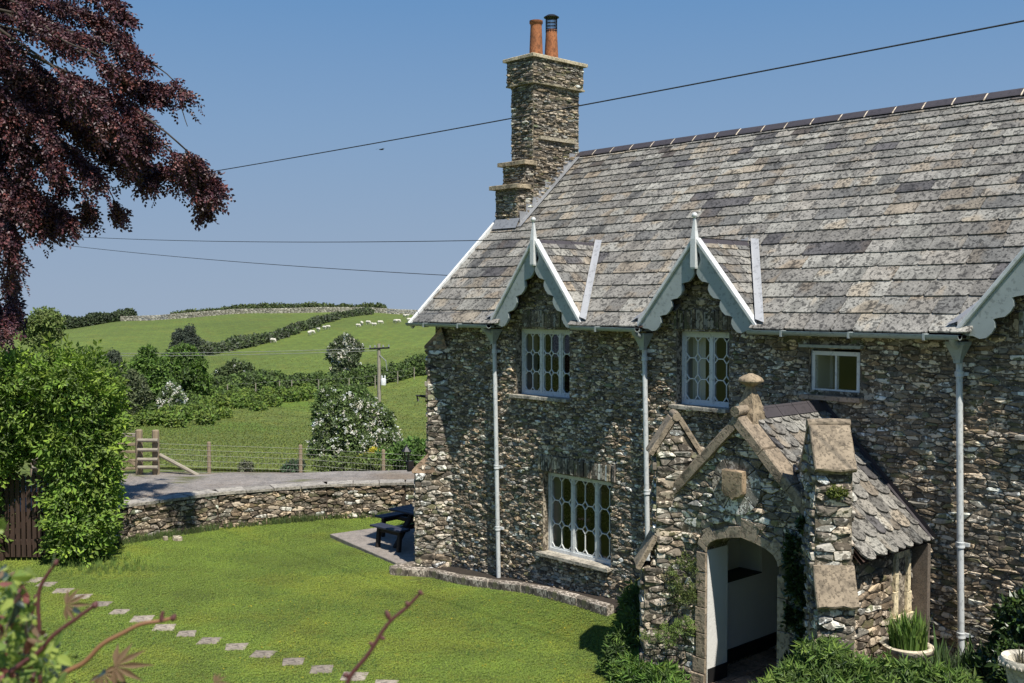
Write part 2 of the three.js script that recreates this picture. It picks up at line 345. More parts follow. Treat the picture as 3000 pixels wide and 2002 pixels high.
function stoneShape(G, B, cell, R, { proud = [0.01, 0.035], gap = 0.004, pal = stonePal.wall, tilt = 0.34, colour }) {
  const { poly, cx, cy } = cell; let q = [];
  for (let i = 0; i < poly.length; i++) { // round the corners, shrink by the joint
    const a = poly[i], b = poly[(i + 1) % poly.length], t = 0.07 + 0.13 * R();
    if (Math.hypot(a[0] - b[0], a[1] - b[1]) < 0.012) { q.push([(a[0] + b[0]) / 2, (a[1] + b[1]) / 2]); continue; }
    q.push([lerp(a[0], b[0], t), lerp(a[1], b[1], t)], [lerp(a[0], b[0], 1 - t), lerp(a[1], b[1], 1 - t)]);
  }
  const n = q.length; if (n < 3) return;
  q = q.map(([x, y]) => { const d = Math.hypot(x - cx, y - cy) || 1, g = Math.min(gap * (0.5 + R()), d * 0.4); return [x - (x - cx) / d * g, y - (y - cy) / d * g]; });
  const p = lerp(proud[0], proud[1], R() ** 1.3), tx = (R() - 0.5) * tilt, ty = (R() - 0.5) * tilt * 1.6, col = colour ?? pickCol(pal, R), ou = R() * 7, ov = R() * 7;
  const hgt = (x, y, k) => k * p + ((x - cx) * tx + (y - cy) * ty) * k;
  const in1 = q.map(([x, y]) => [lerp(x, cx, 0.05 + 0.05 * R()), lerp(y, cy, 0.09 + 0.09 * R())]), in2 = q.map(([x, y]) => [lerp(x, cx, 0.36 + 0.2 * R()), lerp(y, cy, 0.36 + 0.2 * R())]);
  const r0 = q.map(([x, y]) => B.at(x, y, -0.012)), r1 = in1.map(([x, y]) => B.at(x, y, hgt(x, y, 0.7 + 0.3 * R()))), r2 = in2.map(([x, y]) => B.at(x, y, hgt(x, y, 0.85 + 0.3 * R()))), c = B.at(cx, cy, p * 1.02);
  const uv = a => [a[0] / 1.6 + ou, a[1] / 1.6 + ov];
  for (let i = 0; i < n; i++) { const j = (i + 1) % n;
    G.quad(r0[i], r0[j], r1[j], r1[i], col, [uv(q[i]), uv(q[j]), uv(in1[j]), uv(in1[i])]);
    G.quad(r1[i], r1[j], r2[j], r2[i], col, [uv(in1[i]), uv(in1[j]), uv(in2[j]), uv(in2[i])]);
    G.tri(r2[i], r2[j], c, col, uv(in2[i]), uv(in2[j]), uv([cx, cy])); }
}
// builds the stones of several faces under one parent: the largest `most` as parts, the rest joined
function masonry(parent, faces, most, { m = M.stone, name = 'stone', restName = 'small_stones', seed = 5 } = {}) {
  const all = [], R = rng(seed);
  for (const f of faces) for (const c of f.cells ?? rubbleCells(f)) { const w = f.B.at(c.cx, c.cy), d = w.distanceTo(EYE); all.push({ f, c, k: (f.hide?.(w) ? 0.001 : 1) * c.A / d / d }); }
  all.sort((a, b) => b.k - a.k);
  const rest = new Geo();
  all.forEach((s, i) => {
    const single = i < most, G = single ? new Geo() : rest;
    stoneShape(G, s.f.B, s.c, R, s.f);
    if (single && G.size) mesh(name, G.build(), m, parent);
  });
  if (rest.size) stuff(mesh(restName, rest.build(), m, parent));
}

// ---------------------------------------------------------------- the house
const EAVE = V(0, 4.27, 0.33), RIDGE_Y = 7.42, RIDGE_Z = -3.15, X1 = 13.2;
const SLOPE = V(0, RIDGE_Y - EAVE.y, RIDGE_Z - EAVE.z), SLEN = SLOPE.length();
const roofB = new Basis(V(0, EAVE.y, EAVE.z), V(1, 0, 0), SLOPE);
const roofY = z => EAVE.y + (EAVE.z - z) * (RIDGE_Y - EAVE.y) / (EAVE.z - RIDGE_Z);
const DORMERS = [{ x: 2.765, h: 0.97, top: 5.54 }, { x: 5.82, h: 0.95, top: 5.42 }, { x: 10.33, h: 0.97, top: 5.45 }].map(d => ({ ...d, foot: 4.3 }));
const WINDOWS = [
  { x0: 2.07, x1: 3.25, y0: 3.15, y1: 4.2, lights: 3, label: 'three-light lattice window under the left gable' },
  { x0: 5.3, x1: 6.17, y0: 3.21, y1: 4.22, lights: 2, label: 'two-light lattice window under the second gable' },
  { x0: 2.68, x1: 4.1, y0: 0.72, y1: 1.98, lights: 3, label: 'ground floor lattice window beside the porch' },
  { x0: 9.95, x1: 10.8, y0: 3.21, y1: 4.22, lights: 2, label: 'lattice window at the right edge' },
];
const W4 = { x0: 7.37, x1: 8.05, y0: 3.54, y1: 4.05 };
const rect = (x0, y0, x1, y1) => [[x0, y0], [x1, y0], [x1, y1], [x0, y1]];

const house = thing('stone_farmhouse', 'long grey-brown rubble stone farmhouse with a slate roof, lattice windows and a gabled porch', 'house');
{ // walls: a shell with real openings
  const wall = part('wall', house);
  const sh = new THREE.Shape();
  sh.moveTo(0, -0.4); sh.lineTo(X1, -0.4); sh.lineTo(X1, 4.3);
  for (const d of [...DORMERS].reverse()) { sh.lineTo(d.x + d.h - 0.06, 4.3); sh.lineTo(d.x, d.top - 0.1); sh.lineTo(d.x - d.h + 0.06, 4.3); }
  sh.lineTo(0, 4.3); sh.closePath();
  for (const r of [...WINDOWS, W4, { x0: 6.83, x1: 8.3, y0: 0.2, y1: 2.1 }]) { const p = new THREE.Path(); p.moveTo(r.x0, r.y0); p.lineTo(r.x0, r.y1); p.lineTo(r.x1, r.y1); p.lineTo(r.x1, r.y0); p.closePath(); sh.holes.push(p); }
  const g = new THREE.ExtrudeGeometry(sh, { depth: 0.45, bevelEnabled: false }); g.translate(0, 0, -0.455);
  mesh('front_masonry', g, M.mortar, wall);
  const G = new Geo();
  G.box(0, -0.4, -6.2, 0.4, 4.3, -0.46); G.box(X1 - 0.4, -0.4, -6.2, X1, 4.3, -0.46); G.box(0.4, -0.4, -6.6, X1 - 0.4, 4.3, -6.2);
  for (const x of [0, X1 - 0.4]) for (const s of [0, 0.4]) G.tri(V(x + s, 4.3, 0.1), V(x + s, 4.3, -6.6), V(x + s, RIDGE_Y - 0.12, RIDGE_Z));
  mesh('gable_masonry', G.build(), M.mortar, wall);
  const I = new Geo(); I.box(0.41, 2.5, -6.15, X1 - 0.42, 2.62, -0.47); I.box(0.41, 0.02, -6.15, X1 - 0.42, 0.1, -0.47); I.box(0.42, 4.42, -6.1, X1 - 0.44, 4.5, -0.5); I.box(4.55, 0.11, -6.1, 4.67, 2.49, -0.48); I.box(4.6, 2.63, -6.1, 4.7, 4.41, -0.48); I.box(6.7, 2.63, -6.1, 6.8, 4.41, -0.48); I.box(8.9, 2.63, -6.1, 9, 4.41, -0.48); I.box(6.45, 0.11, -1.2, 6.55, 2.49, -0.48); I.box(8.5, 0.11, -1.2, 8.6, 2.49, -0.48);
  mesh('inner_walls', I.build(), M.room, wall);
  const holes = [...WINDOWS.map(w => rect(w.x0 - 0.005, w.y0 - 0.02, w.x1 + 0.005, w.y1 + 0.005)), rect(W4.x0 - 0.01, W4.y0 - 0.06, W4.x1 + 0.01, W4.y1), rect(6.45, -0.4, 8.75, 2.2),
    rect(2.2, 4.22, 3.4, 4.52), rect(5.25, 4.24, 6.45, 4.54), rect(9.8, 4.24, 10.9, 4.54), rect(2.6, 1.99, 4.2, 2.26)];
  const hide = w => w.x > 10.2 || (w.x > 6.2 && w.x < 8.7 && w.y < 2.2);
  const rightBig = (x) => 1 + 0.5 * sstep(5.5, 8.5, x) + 0.25 * (fbm(x * 0.9, 3, 5) - 0.5);
  const faces = [{ B: XY(-0.005), outline: rect(0.02, -0.3, 11.6, 4.28), holes, h: [0.03, 0.068], len: [0.065, 0.21], seed: 11, scale: (x, y) => rightBig(x), hide, proud: [0.005, 0.036] }];
  for (const [i, d] of DORMERS.entries()) faces.push({ B: XY(-0.004), outline: [[d.x - d.h + 0.08, 4.29], [d.x + d.h - 0.08, 4.29], [d.x, d.top - 0.12]], holes: holes.slice(7, 10), h: [0.05, 0.09], len: [0.15, 0.34], seed: 31 + i, pal: stonePal.dark, proud: [0.005, 0.03], wave: 0.005 });
  masonry(wall, faces, 300, { seed: 3 });
  // heads over the openings: slates and thin stones set on edge
  const R = rng(77);
  for (const [x0, x1, y0, y1, n, p] of [[2.22, 3.38, 4.225, 4.51, 22, stonePal.dark], [5.27, 6.43, 4.245, 4.53, 22, stonePal.dark], [9.82, 10.88, 4.245, 4.53, 20, stonePal.dark], [2.6, 4.2, 1.99, 2.26, 34, stonePal.chimney]]) {
    const hd = part('window_head', wall); let x = x0;
    while (x < x1 - 0.02) {
      const w = (x1 - x0) / n * (0.6 + 0.9 * R()), G = new Geo(), k = 0.012 * (R() - 0.5), col = pickCol(p, R);
      G.plate(XY(0), [[x + 0.003, y0 + 0.015 * R()], [Math.min(x + w, x1) - 0.003, y0 + 0.015 * R()], [Math.min(x + w, x1) - 0.003 + k, y1 - 0.04 * R()], [x + 0.003 + k, y1 - 0.04 * R()]], -0.06, 0.012 + 0.025 * R(), col, 0.004);
      for (let i = 0; i < G.t.length; i++) G.t[i] = G.t[i] / 1.6 + (i % 2 ? x : x * 0.3);
      mesh('stone', G.build(), M.stone, hd); x += w;
    }
  }
}
function diagonalButtress(parent, cx, cz, sx, w, stages, opts) { // stages: [y0, y1, reach]; sx -1 left, +1 right; parent gets stones
  const d = V(sx * Math.SQRT1_2, 0, Math.SQRT1_2), s = V(-d.z * sx, 0, d.x * sx); // s: along the face
  const Bf = (o) => o, faces = [], core = new Geo();
  const P = (t, q, y) => V(cx, 0, cz).addScaledVector(d, t).addScaledVector(s, q).add(V(0, y, 0));
  for (const [y0, y1, r] of stages) {
    const a = P(-0.5, -w / 2, y0), b = P(r, -w / 2, y0), c = P(r, w / 2, y0), e = P(-0.5, w / 2, y0), U = V(0, y1 - y0, 0), k = q => q.clone().add(U);
    core.quad(a, b, k(b), k(a)); core.quad(b, c, k(c), k(b)); core.quad(c, e, k(e), k(c)); core.quad(k(a), k(b), k(c), k(e));
    const o = { h: [0.05, 0.11], len: [0.1, 0.3], pal: stonePal.porch, proud: [0.01, 0.05], wave: 0.006, ...opts };
    faces.push({ B: new Basis(b, s, V(0, 1, 0), d), outline: rect(0, 0, w, y1 - y0), seed: 41 + Math.round(y0 * 10) + sx, ...o });
    for (const q of [-1, 1]) faces.push({ B: new Basis(P(-0.5, q * w / 2, y0), d, V(0, 1, 0), s.clone().multiplyScalar(q)), outline: rect(0, 0, r + 0.5, y1 - y0), seed: 51 + Math.round(y0 * 10) + sx * 3 + q, ...o });
  }
  return { P, d, s, faces, core };
}
{ // diagonal buttress on the left corner, with two sloped set-offs
  const bt = part('corner_buttress', house);
  const { P, d, s, faces, core } = diagonalButtress(bt, 0.03, 0.03, -1, 0.54, [[-0.2, 1.72, 0.32], [1.72, 3.88, 0.1]], {});
  mesh('core', core.build(), M.mortar, bt);
  masonry(bt, faces, 110, { seed: 9 });
  for (const [y, r0, r1, h] of [[1.72, 0.34, 0.06, 0.3], [3.86, 0.12, -0.14, 0.28]]) {
    const G = new Geo(), w = 0.29, col = [0.5, 0.36, 0.26], t = V(0, 0.05, 0);
    const a = P(r0 + 0.03, -w, y - 0.03), b = P(r0 + 0.03, w, y - 0.03), c = P(r1, w, y + h), e = P(r1, -w, y + h), k = q => q.clone().add(t), f0 = P(r1 - 0.1, -w, y - 0.03), f1 = P(r1 - 0.1, w, y - 0.03);
    G.quad(k(a), k(b), k(c), k(e), col); G.quad(a, b, k(b), k(a), col); G.quad(b, f1, k(c), k(b), col); G.quad(f0, a, k(a), k(e), col);
    mesh('weathering_stone', G.build(), M.sand, bt);
    masonry(bt, [{ B: new Basis(P(r1 - 0.05, w - 0.02, y), d, V(0, 1, 0), s), outline: [[0, 0], [r0 - r1 + 0.05, 0], [0.05, h - 0.02], [0, h - 0.02]], h: [0.05, 0.1], len: [0.1, 0.25], pal: stonePal.porch, seed: 61 }], 12, { seed: 19 });
  }
}
// ---- roof
function slateField(parent, B, { len, u0, u1, rows, widths, skip, round = 0, most, seed, tone = 1, thick = 0.011, uncap, name = 'slate' }) {
  const R = rng(seed), list = [];
  const tot = rows.reduce((a, b) => a + b, 0), k = len / tot; let v = 0;
  rows.forEach((r0, i) => {
    const ex = r0 * k, wob = () => (R() - 0.5) * 0.014;
    const [wa, wb] = widths(i / rows.length);
    for (let u = u0 - (i % 2 ? wa * 0.5 : 0) - R() * wa * 0.3; u < u1;) {
      let w = lerp(wa, wb, R());
      const a = Math.max(u, u0), b = Math.min(u + w, u1); u += w;
      if (b - a < 0.04 || skip?.((a + b) / 2, v + ex * 0.5, a, b, v, ex)) continue;
      list.push({ a: a + 0.003, b: b - 0.003, v0: v + wob(), v1: v + ex * 1.35 + 0.02, row: i, t: R(), c: R(), lift: 0.006 * R() });
    }
    v += ex;
  });
  const ss = list.map(s => ({ s, k: (s.b - s.a) * (s.v1 - s.v0) / B.at((s.a + s.b) / 2, s.v0).distanceToSquared(EYE) * (B.at(s.a, s.v0).x > 10.3 ? 0.01 : 1) })).sort((p, q) => q.k - p.k);
  const rest = new Geo();
  ss.forEach(({ s }, i) => {
    const single = i < most, G = single ? new Geo() : rest;
    let c = [0.50, 0.475, 0.445]; const q = s.c;
    if (q < 0.05) c = [0.19, 0.18, 0.19]; else if (q < 0.16) c = [0.29, 0.285, 0.28]; else if (q < 0.34) c = [0.38, 0.36, 0.34]; else if (q < 0.4) c = [0.54, 0.5, 0.455]; else if (q < 0.6) c = [0.6, 0.58, 0.54]; else if (q < 0.72) c = [0.44, 0.425, 0.4];
    const j = (0.85 + 0.3 * s.t) * tone; c = c.map((x, i) => clamp(x * j * [0.8, 0.825, 0.835][i], 0, 1));
    const w = s.b - s.a, cut = round ? round * w : 0.012 + 0.02 * R(), sk = (R() - 0.5) * 0.012;
    const out = round ? [[s.a, s.v0 + cut], [s.a + w * 0.14, s.v0 + cut * 0.35], [s.a + w * 0.38, s.v0 + cut * 0.04], [s.b - w * 0.35, s.v0], [s.b - w * 0.1, s.v0 + cut * 0.4], [s.b, s.v0 + cut]] : [[s.a, s.v0 + cut], [s.a + cut, s.v0 + sk], [s.b - cut * 0.7, s.v0 - sk], [s.b, s.v0 + cut * 0.8]];
    out.push([s.b, s.v1], [s.a, s.v1]);
    const n = out.length, L = s.v1 - s.v0, top = out.map(([x, y]) => B.at(x, y, lerp(thick * 2 + 0.008 + s.lift, thick * 0.7, (y - s.v0) / L))), bot = out.map(([x, y]) => B.at(x, y, lerp(thick + s.lift * 0.5, 0, (y - s.v0) / L))), ou = R() * 3, ov = R() * 3, uv = q => [q[0] / 2 + ou, q[1] / 2 + ov];
    for (let i = 1; i + 1 < n; i++) G.tri(top[0], top[i], top[i + 1], c, uv(out[0]), uv(out[i]), uv(out[i + 1]));
    for (let i = 0; i < n; i++) { if (i === n - 2) continue; const j = (i + 1) % n; G.quad(bot[i], bot[j], top[j], top[i], c, [uv(out[i]), uv(out[j]), uv(out[j]), uv(out[i])]); }
    if (single) mesh(name, G.build(), M.slate, parent);
  });
  if (rest.size) stuff(mesh('small_slates', rest.build(), M.slate, parent));
}
{
  const roof = part('roof', house);
  const G = new Geo(), q = (x, y, n) => roofB.at(x, y, n);
  for (const n of [-0.02, -0.09]) { G.quad(q(-0.2, 0.62, n), q(X1, 0.62, n), q(X1, SLEN, n), q(-0.2, SLEN, n)); for (const [a, b] of [[-0.2, 1.85], [3.68, 4.93], [6.72, 9.42], [11.25, X1]]) G.quad(q(a, 0.03, n), q(b, 0.03, n), q(b, 0.62, n), q(a, 0.62, n)); }
  const zb = 2 * RIDGE_Z - EAVE.z;
  for (const n of [0, -0.07]) G.quad(V(-0.2, RIDGE_Y - 0.02 + n, RIDGE_Z), V(X1, RIDGE_Y - 0.02 + n, RIDGE_Z), V(X1, EAVE.y + n, zb), V(-0.2, EAVE.y + n, zb));
  mesh('roof_deck', G.build(), M.brownWood, roof);
  const rows = Array.from({ length: 21 }, (_, i) => lerp(0.32, 0.16, Math.pow(i / 20, 0.85)));
  const inDormer = (u, v) => { const p = roofB.at(u, v); return DORMERS.some(d => { const e = Math.abs(u - d.x); return e < d.h + 0.05 && p.y < d.top + 0.03 - (d.top - d.foot) / d.h * e - 0.1; }); };
  const chim = (u, v) => { const p = roofB.at(u, v); return u < 0.42 && p.z < -1.6; };
  slateField(roof, roofB, { len: SLEN - 0.03, u0: -0.2, u1: 12.2, rows, widths: t => [lerp(0.27, 0.19, t), lerp(0.64, 0.42, t)], skip: (u, v, a, b, v0, ex) => inDormer(u, v0 + ex) || chim(u, v), most: 300, seed: 5 });
  const R = rng(8);
  for (let x = 0.46; x < 12.4;) { // ridge tiles with pale mortar joints
    const L = 0.42 + 0.08 * R(), t = new Geo(), y = RIDGE_Y + 0.045 + 0.006 * R();
    const sec = [[-0.13, -0.1], [-0.11, -0.075], [-0.03, -0.005], [0, 0.012], [0.03, -0.005], [0.11, -0.075], [0.13, -0.1]], r = z => sec.map(([a, b]) => V(z, y + b, RIDGE_Z - a)), ra = r(x + 0.012), rb = r(x + L - 0.012);
    for (let i = 0; i < 6; i++) t.quad(ra[i], rb[i], rb[i + 1], ra[i + 1]);
    for (const e of [ra, rb]) for (let i = 1; i < 6; i++) t.tri(e[0], e[i], e[i + 1]);
    mesh('ridge_tile', t.build(), M.darkTile, roof);
    const mj = new Geo(), r2 = z => sec.map(([a, b]) => V(z, y + b - 0.006, RIDGE_Z - a)), m0 = r2(x + L - 0.014), m1 = r2(x + L + 0.014); for (let i = 0; i < 6; i++) mj.quad(m0[i], m1[i], m1[i + 1], m0[i + 1], [0.9, 0.8, 0.66]);
    mesh('mortar_joint', mj.build(), M.sand, roof); x += L;
  }
  const vb = new Geo(); // white verge board up the left gable
  vb.beam(V(-0.235, EAVE.y - 0.05, EAVE.z + 0.03), V(-0.235, roofY(-1.9) + 0.02, -1.9), 0.045, 0.15, undefined, V(0, 1, 0));
  mesh('verge_board', vb.build(), M.white, roof);
  const fl = new Geo(), step = (z0, z1, h) => { const x = 0.463; fl.quad(V(x, roofY(z0) + 0.02, z0), V(x, roofY(z1) + 0.02, z1), V(x, roofY(z1) + h, z1), V(x, roofY(z1) + h, z0)); };
  for (let z = -1.58; z > -3; z -= 0.16) step(z, z - 0.16, 0.12);
  fl.quad(V(-0.16, roofY(-1.5) + 0.035, -1.45), V(0.5, roofY(-1.5) + 0.035, -1.45), V(0.5, roofY(-1.56) + 0.16, -1.545), V(-0.16, roofY(-1.56) + 0.16, -1.545));
  fl.quad(roofB.at(0.46, 2.5, 0.045), roofB.at(0.58, 2.5, 0.045), roofB.at(0.58, SLEN, 0.045), roofB.at(0.46, SLEN, 0.045));
  mesh('lead_flashing', fl.build(), M.lead, roof);
  // gutter
  for (const [a, b] of [[-0.28, 1.84], [3.68, 4.92], [6.74, 9.42]]) {
    const t = new Geo(), prof = []; for (let i = 0; i <= 8; i++) { const an = Math.PI + i / 8 * Math.PI; prof.push([Math.cos(an) * 0.055, Math.sin(an) * 0.055]); } for (let i = 8; i >= 0; i--) { const an = Math.PI + i / 8 * Math.PI; prof.push([Math.cos(an) * 0.046, Math.sin(an) * 0.046]); }
    t.sweep([V(a, 4.27, 0.385), V(b, 4.262, 0.385)], prof, V(0, 0, -1), V(0, 1, 0));
    for (let x = a + 0.5; x < b; x += 0.9) t.box(x - 0.012, 4.2, 0.325, x + 0.012, 4.275, 0.445);
    mesh('gutter', t.build(true), M.sage, house);
  }
  const fas = new Geo(); for (const [a, b] of [[-0.2, 1.8], [3.72, 4.88], [6.78, 9.36]]) fas.box(a, 4.215, 0.02, b, 4.25, 0.3);
  mesh('soffit', fas.build(), M.sage, house);
  for (const [x, y0, lean] of [[1.64, 0.1, 0.1], [4.8, 0.3, 0.1], [9.28, 0.3, 0.08]]) { // downpipes with funnel heads
    const p = part('downpipe', house), t = new Geo(), z = 0.085;
    t.tube([V(x, 3.96, z), V(x + lean * 0.5, 2, z), V(x + lean, y0, z)], 0.036, 12);
    mesh('pipe', t.build(true), M.pipe, p);
    for (const y of [3.83, 1.95, 0.95]) { const c = new Geo(), xx = x + lean * (3.96 - y) / (3.96 - y0); c.lathe(V(xx, y, z), [[0.036, -0.035], [0.047, -0.03], [0.047, -0.01], [0.042, 0], [0.047, 0.012], [0.047, 0.03], [0.036, 0.034]], 14); c.box(xx - 0.075, y - 0.02, 0.01, xx + 0.075, y + 0.018, 0.05); mesh('collar', c.build(true), M.pipe, p); }
    const h = new Geo(); h.lathe(V(x, 3.95, z + 0.03), [[0.05, 0], [0.055, 0.04], [0.135, 0.2], [0.145, 0.205], [0.145, 0.235], [0.125, 0.235], [0.05, 0.06]], 4, undefined, Math.PI / 4);
    mesh('hopper_head', h.build(), M.sage, p);
    const sw = new Geo(); sw.tube([V(x + 0.06, 4.235, 0.385), V(x + 0.05, 4.19, 0.36), V(x + 0.01, 4.13, 0.16), V(x, 4.08, z + 0.03)], 0.04, 10); mesh('swan_neck', sw.build(true), M.sage, p);
  }
}
// ---- dormer gables
for (const [i, d] of DORMERS.entries()) {
  const dg = part('dormer_gable', house), rise = d.top - d.foot, run = d.h, L = Math.hypot(rise, run), zf = 0.27;
  const zr = EAVE.z - (d.top + 0.02 - EAVE.y) * (EAVE.z - RIDGE_Z) / (RIDGE_Y - EAVE.y);
  for (const s of [-1, 1]) {
    // scalloped bargeboard: upper edge straight, lower edge of stepped ogee lobes
    const B = new Basis(V(d.x, d.top, 0), V(s * run, -rise, 0), V(-s * rise, -run, 0).multiplyScalar(1), V(0, 0, 1));
    const W = 0.27, n = 4, lo = [], o0 = 0.16;
    lo.push([0, 0.0]); lo.push([L + 0.02, 0.0]); lo.push([L - 0.02, 0.09]); lo.push([L - 0.06, 0.14]);
    for (let k = 0; k < n; k++) { const a = lerp(L - 0.06, o0 + 0.1, k / n), b = lerp(L - 0.06, o0 + 0.1, (k + 1) / n), w = a - b; lo.push([a - w * 0.08, W - 0.055], [a - w * 0.25, W - 0.012], [a - w * 0.5, W], [a - w * 0.74, W - 0.012], [a - w * 0.86, W - 0.045], [a - w * 0.93, W - 0.085]); }
    lo.push([o0 + 0.06, W - 0.02], [o0 - 0.02, W - 0.04], [o0 - 0.07, W * 0.62], [0.08, 0.13]);
    const G = new Geo(); G.plate(B, lo, zf - 0.04, zf, undefined);
    mesh('bargeboard', G.build(), M.sage, dg);
    const cap = new Geo(); const up = V(s * rise, run, 0).normalize();
    cap.beam(V(d.x + s * 0.02, d.top + 0.03, zf - 0.015), V(d.x + s * (run + 0.03), d.foot + 0.0, zf - 0.015), 0.1, 0.05, undefined, up);
    mesh('capping', cap.build(), M.white, dg);
    const Bs = new Basis(V(d.x + s * (run + 0.05), d.foot - 0.03, zf - 0.05), V(0, 0, -1), V(-s * run, rise, 0), V(s * rise, run, 0));
    const deck = new Geo(); deck.quad(Bs.at(0, 0, -0.01), Bs.at(zf - zr, 0, -0.01), Bs.at(zf - zr, L + 0.05, -0.01), Bs.at(0, L + 0.05, -0.01)); deck.quad(Bs.at(0, 0, -0.05), Bs.at(zf - zr, 0, -0.05), Bs.at(zf - zr, L + 0.05, -0.05), Bs.at(0, L + 0.05, -0.05)); mesh('roof_deck', deck.build(), M.brownWood, dg);
    slateField(dg, Bs, { len: L + 0.04, u0: 0, u1: zf - zr - 0.02, rows: Array.from({ length: 9 }, (_, k) => 1 - k * 0.05), widths: () => [0.22, 0.42], seed: 91 + i * 2 + s, most: 60, tone: 1.05, skip: (u, v, a, b, v0, ex) => { const p = Bs.at(a, v0 + ex); return p.y < roofY(p.z) - 0.06; } });
    const lead = new Geo(), vt = V(d.x + s * 0.02, roofY(zr) + 0.06, zr), vb = V(d.x + s * (run + 0.05), roofY(0.3) + 0.07, 0.3), side = V(s, 0, 0);
    lead.quad(vt.clone().addScaledVector(side, 0.0).add(V(0, 0.01, 0.02)), vb.clone().addScaledVector(side, -0.04).add(V(0, 0.04, 0)), vb.clone().addScaledVector(side, 0.09), vt.clone().addScaledVector(side, 0.12)); lead.quad(vt.clone().add(V(0, -0.02, 0.02)), vb.clone().addScaledVector(side, -0.04).add(V(0, -0.02, 0)), vb.clone().addScaledVector(side, -0.04).add(V(0, 0.05, 0)), vt.clone().add(V(0, 0.04, 0.02)));
    mesh('lead_valley', lead.build(), s > 0 ? M.valley ??= mat({ color: C(0.4, 0.41, 0.43), map: paintTex, roughness: 0.6 }) : M.lead, dg);
  }
  for (let z = zf - 0.06; z > zr + 0.1; z -= 0.36) { const t = new Geo(), y = d.top + 0.05, sec = [[-0.11, -0.12], [-0.02, -0.01], [0.02, -0.01], [0.11, -0.12]], e = Math.max(z - 0.35, zr), ra = sec.map(q => V(d.x + q[0], y + q[1], z)), rb = sec.map(q => V(d.x + q[0], y + q[1], e)); for (let k = 0; k < 3; k++) t.quad(ra[k], rb[k], rb[k + 1], ra[k + 1]); t.quad(...ra); mesh('ridge_tile', t.build(), M.darkTile, dg); }
  const f = new Geo(), y0 = d.top - 0.36, top = d.top + 0.33; // post, tapering to a ball
  f.lathe(V(d.x, 0, zf + 0.02), [[0.001, y0], [0.05, y0], [0.056, y0 + 0.02], [0.056, d.top + 0.03], [0.02, top - 0.06], [0.014, top - 0.02], [0.001, top - 0.02]], 4, undefined, Math.PI / 4);
  const fm = f.build(); mesh('finial', fm, M.white, dg);
  const b = new THREE.SphereGeometry(0.038, 16, 12); b.translate(d.x, top + 0.01, zf + 0.02); mesh('finial_ball', b, M.white, dg);
}
// ---- windows
function lattice(G, x0, x1, y0, y1, z, cols, rowsN, s, t, e = 0.012) { // glazing bars round elongated octagons with small diamonds between
  const cw = (x1 - x0) / cols, rh = (y1 - y0) / rowsN, up = V(0, 0, 1), bar = (ax, ay, bx, by) => { const a = V(clamp(ax, x0, x1), clamp(ay, y0, y1), z), b = V(clamp(bx, x0, x1), clamp(by, y0, y1), z); if (a.distanceTo(b) > 0.005) G.beam(a, b, t, e, undefined, up); };
  for (let i = 0; i <= cols; i++) for (let j = 0; j <= rowsN; j++) {
    const x = x0 + i * cw, y = y0 + j * rh;
    if (j < rowsN && i > 0 && i < cols) bar(x, y + s * 1.2, x, y + rh - s * 1.2);
    if (i < cols && j > 0 && j < rowsN) bar(x + s, y, x + cw - s, y);
    for (const [a, b] of [[1, 1], [1, -1], [-1, 1], [-1, -1]]) { const px = x + a * s, py = y + b * s * 1.2; if (px < x0 - 0.001 || px > x1 + 0.001 || py < y0 - 0.001 || py > y1 + 0.001) continue; bar(px, y, x, py); }
  }
}
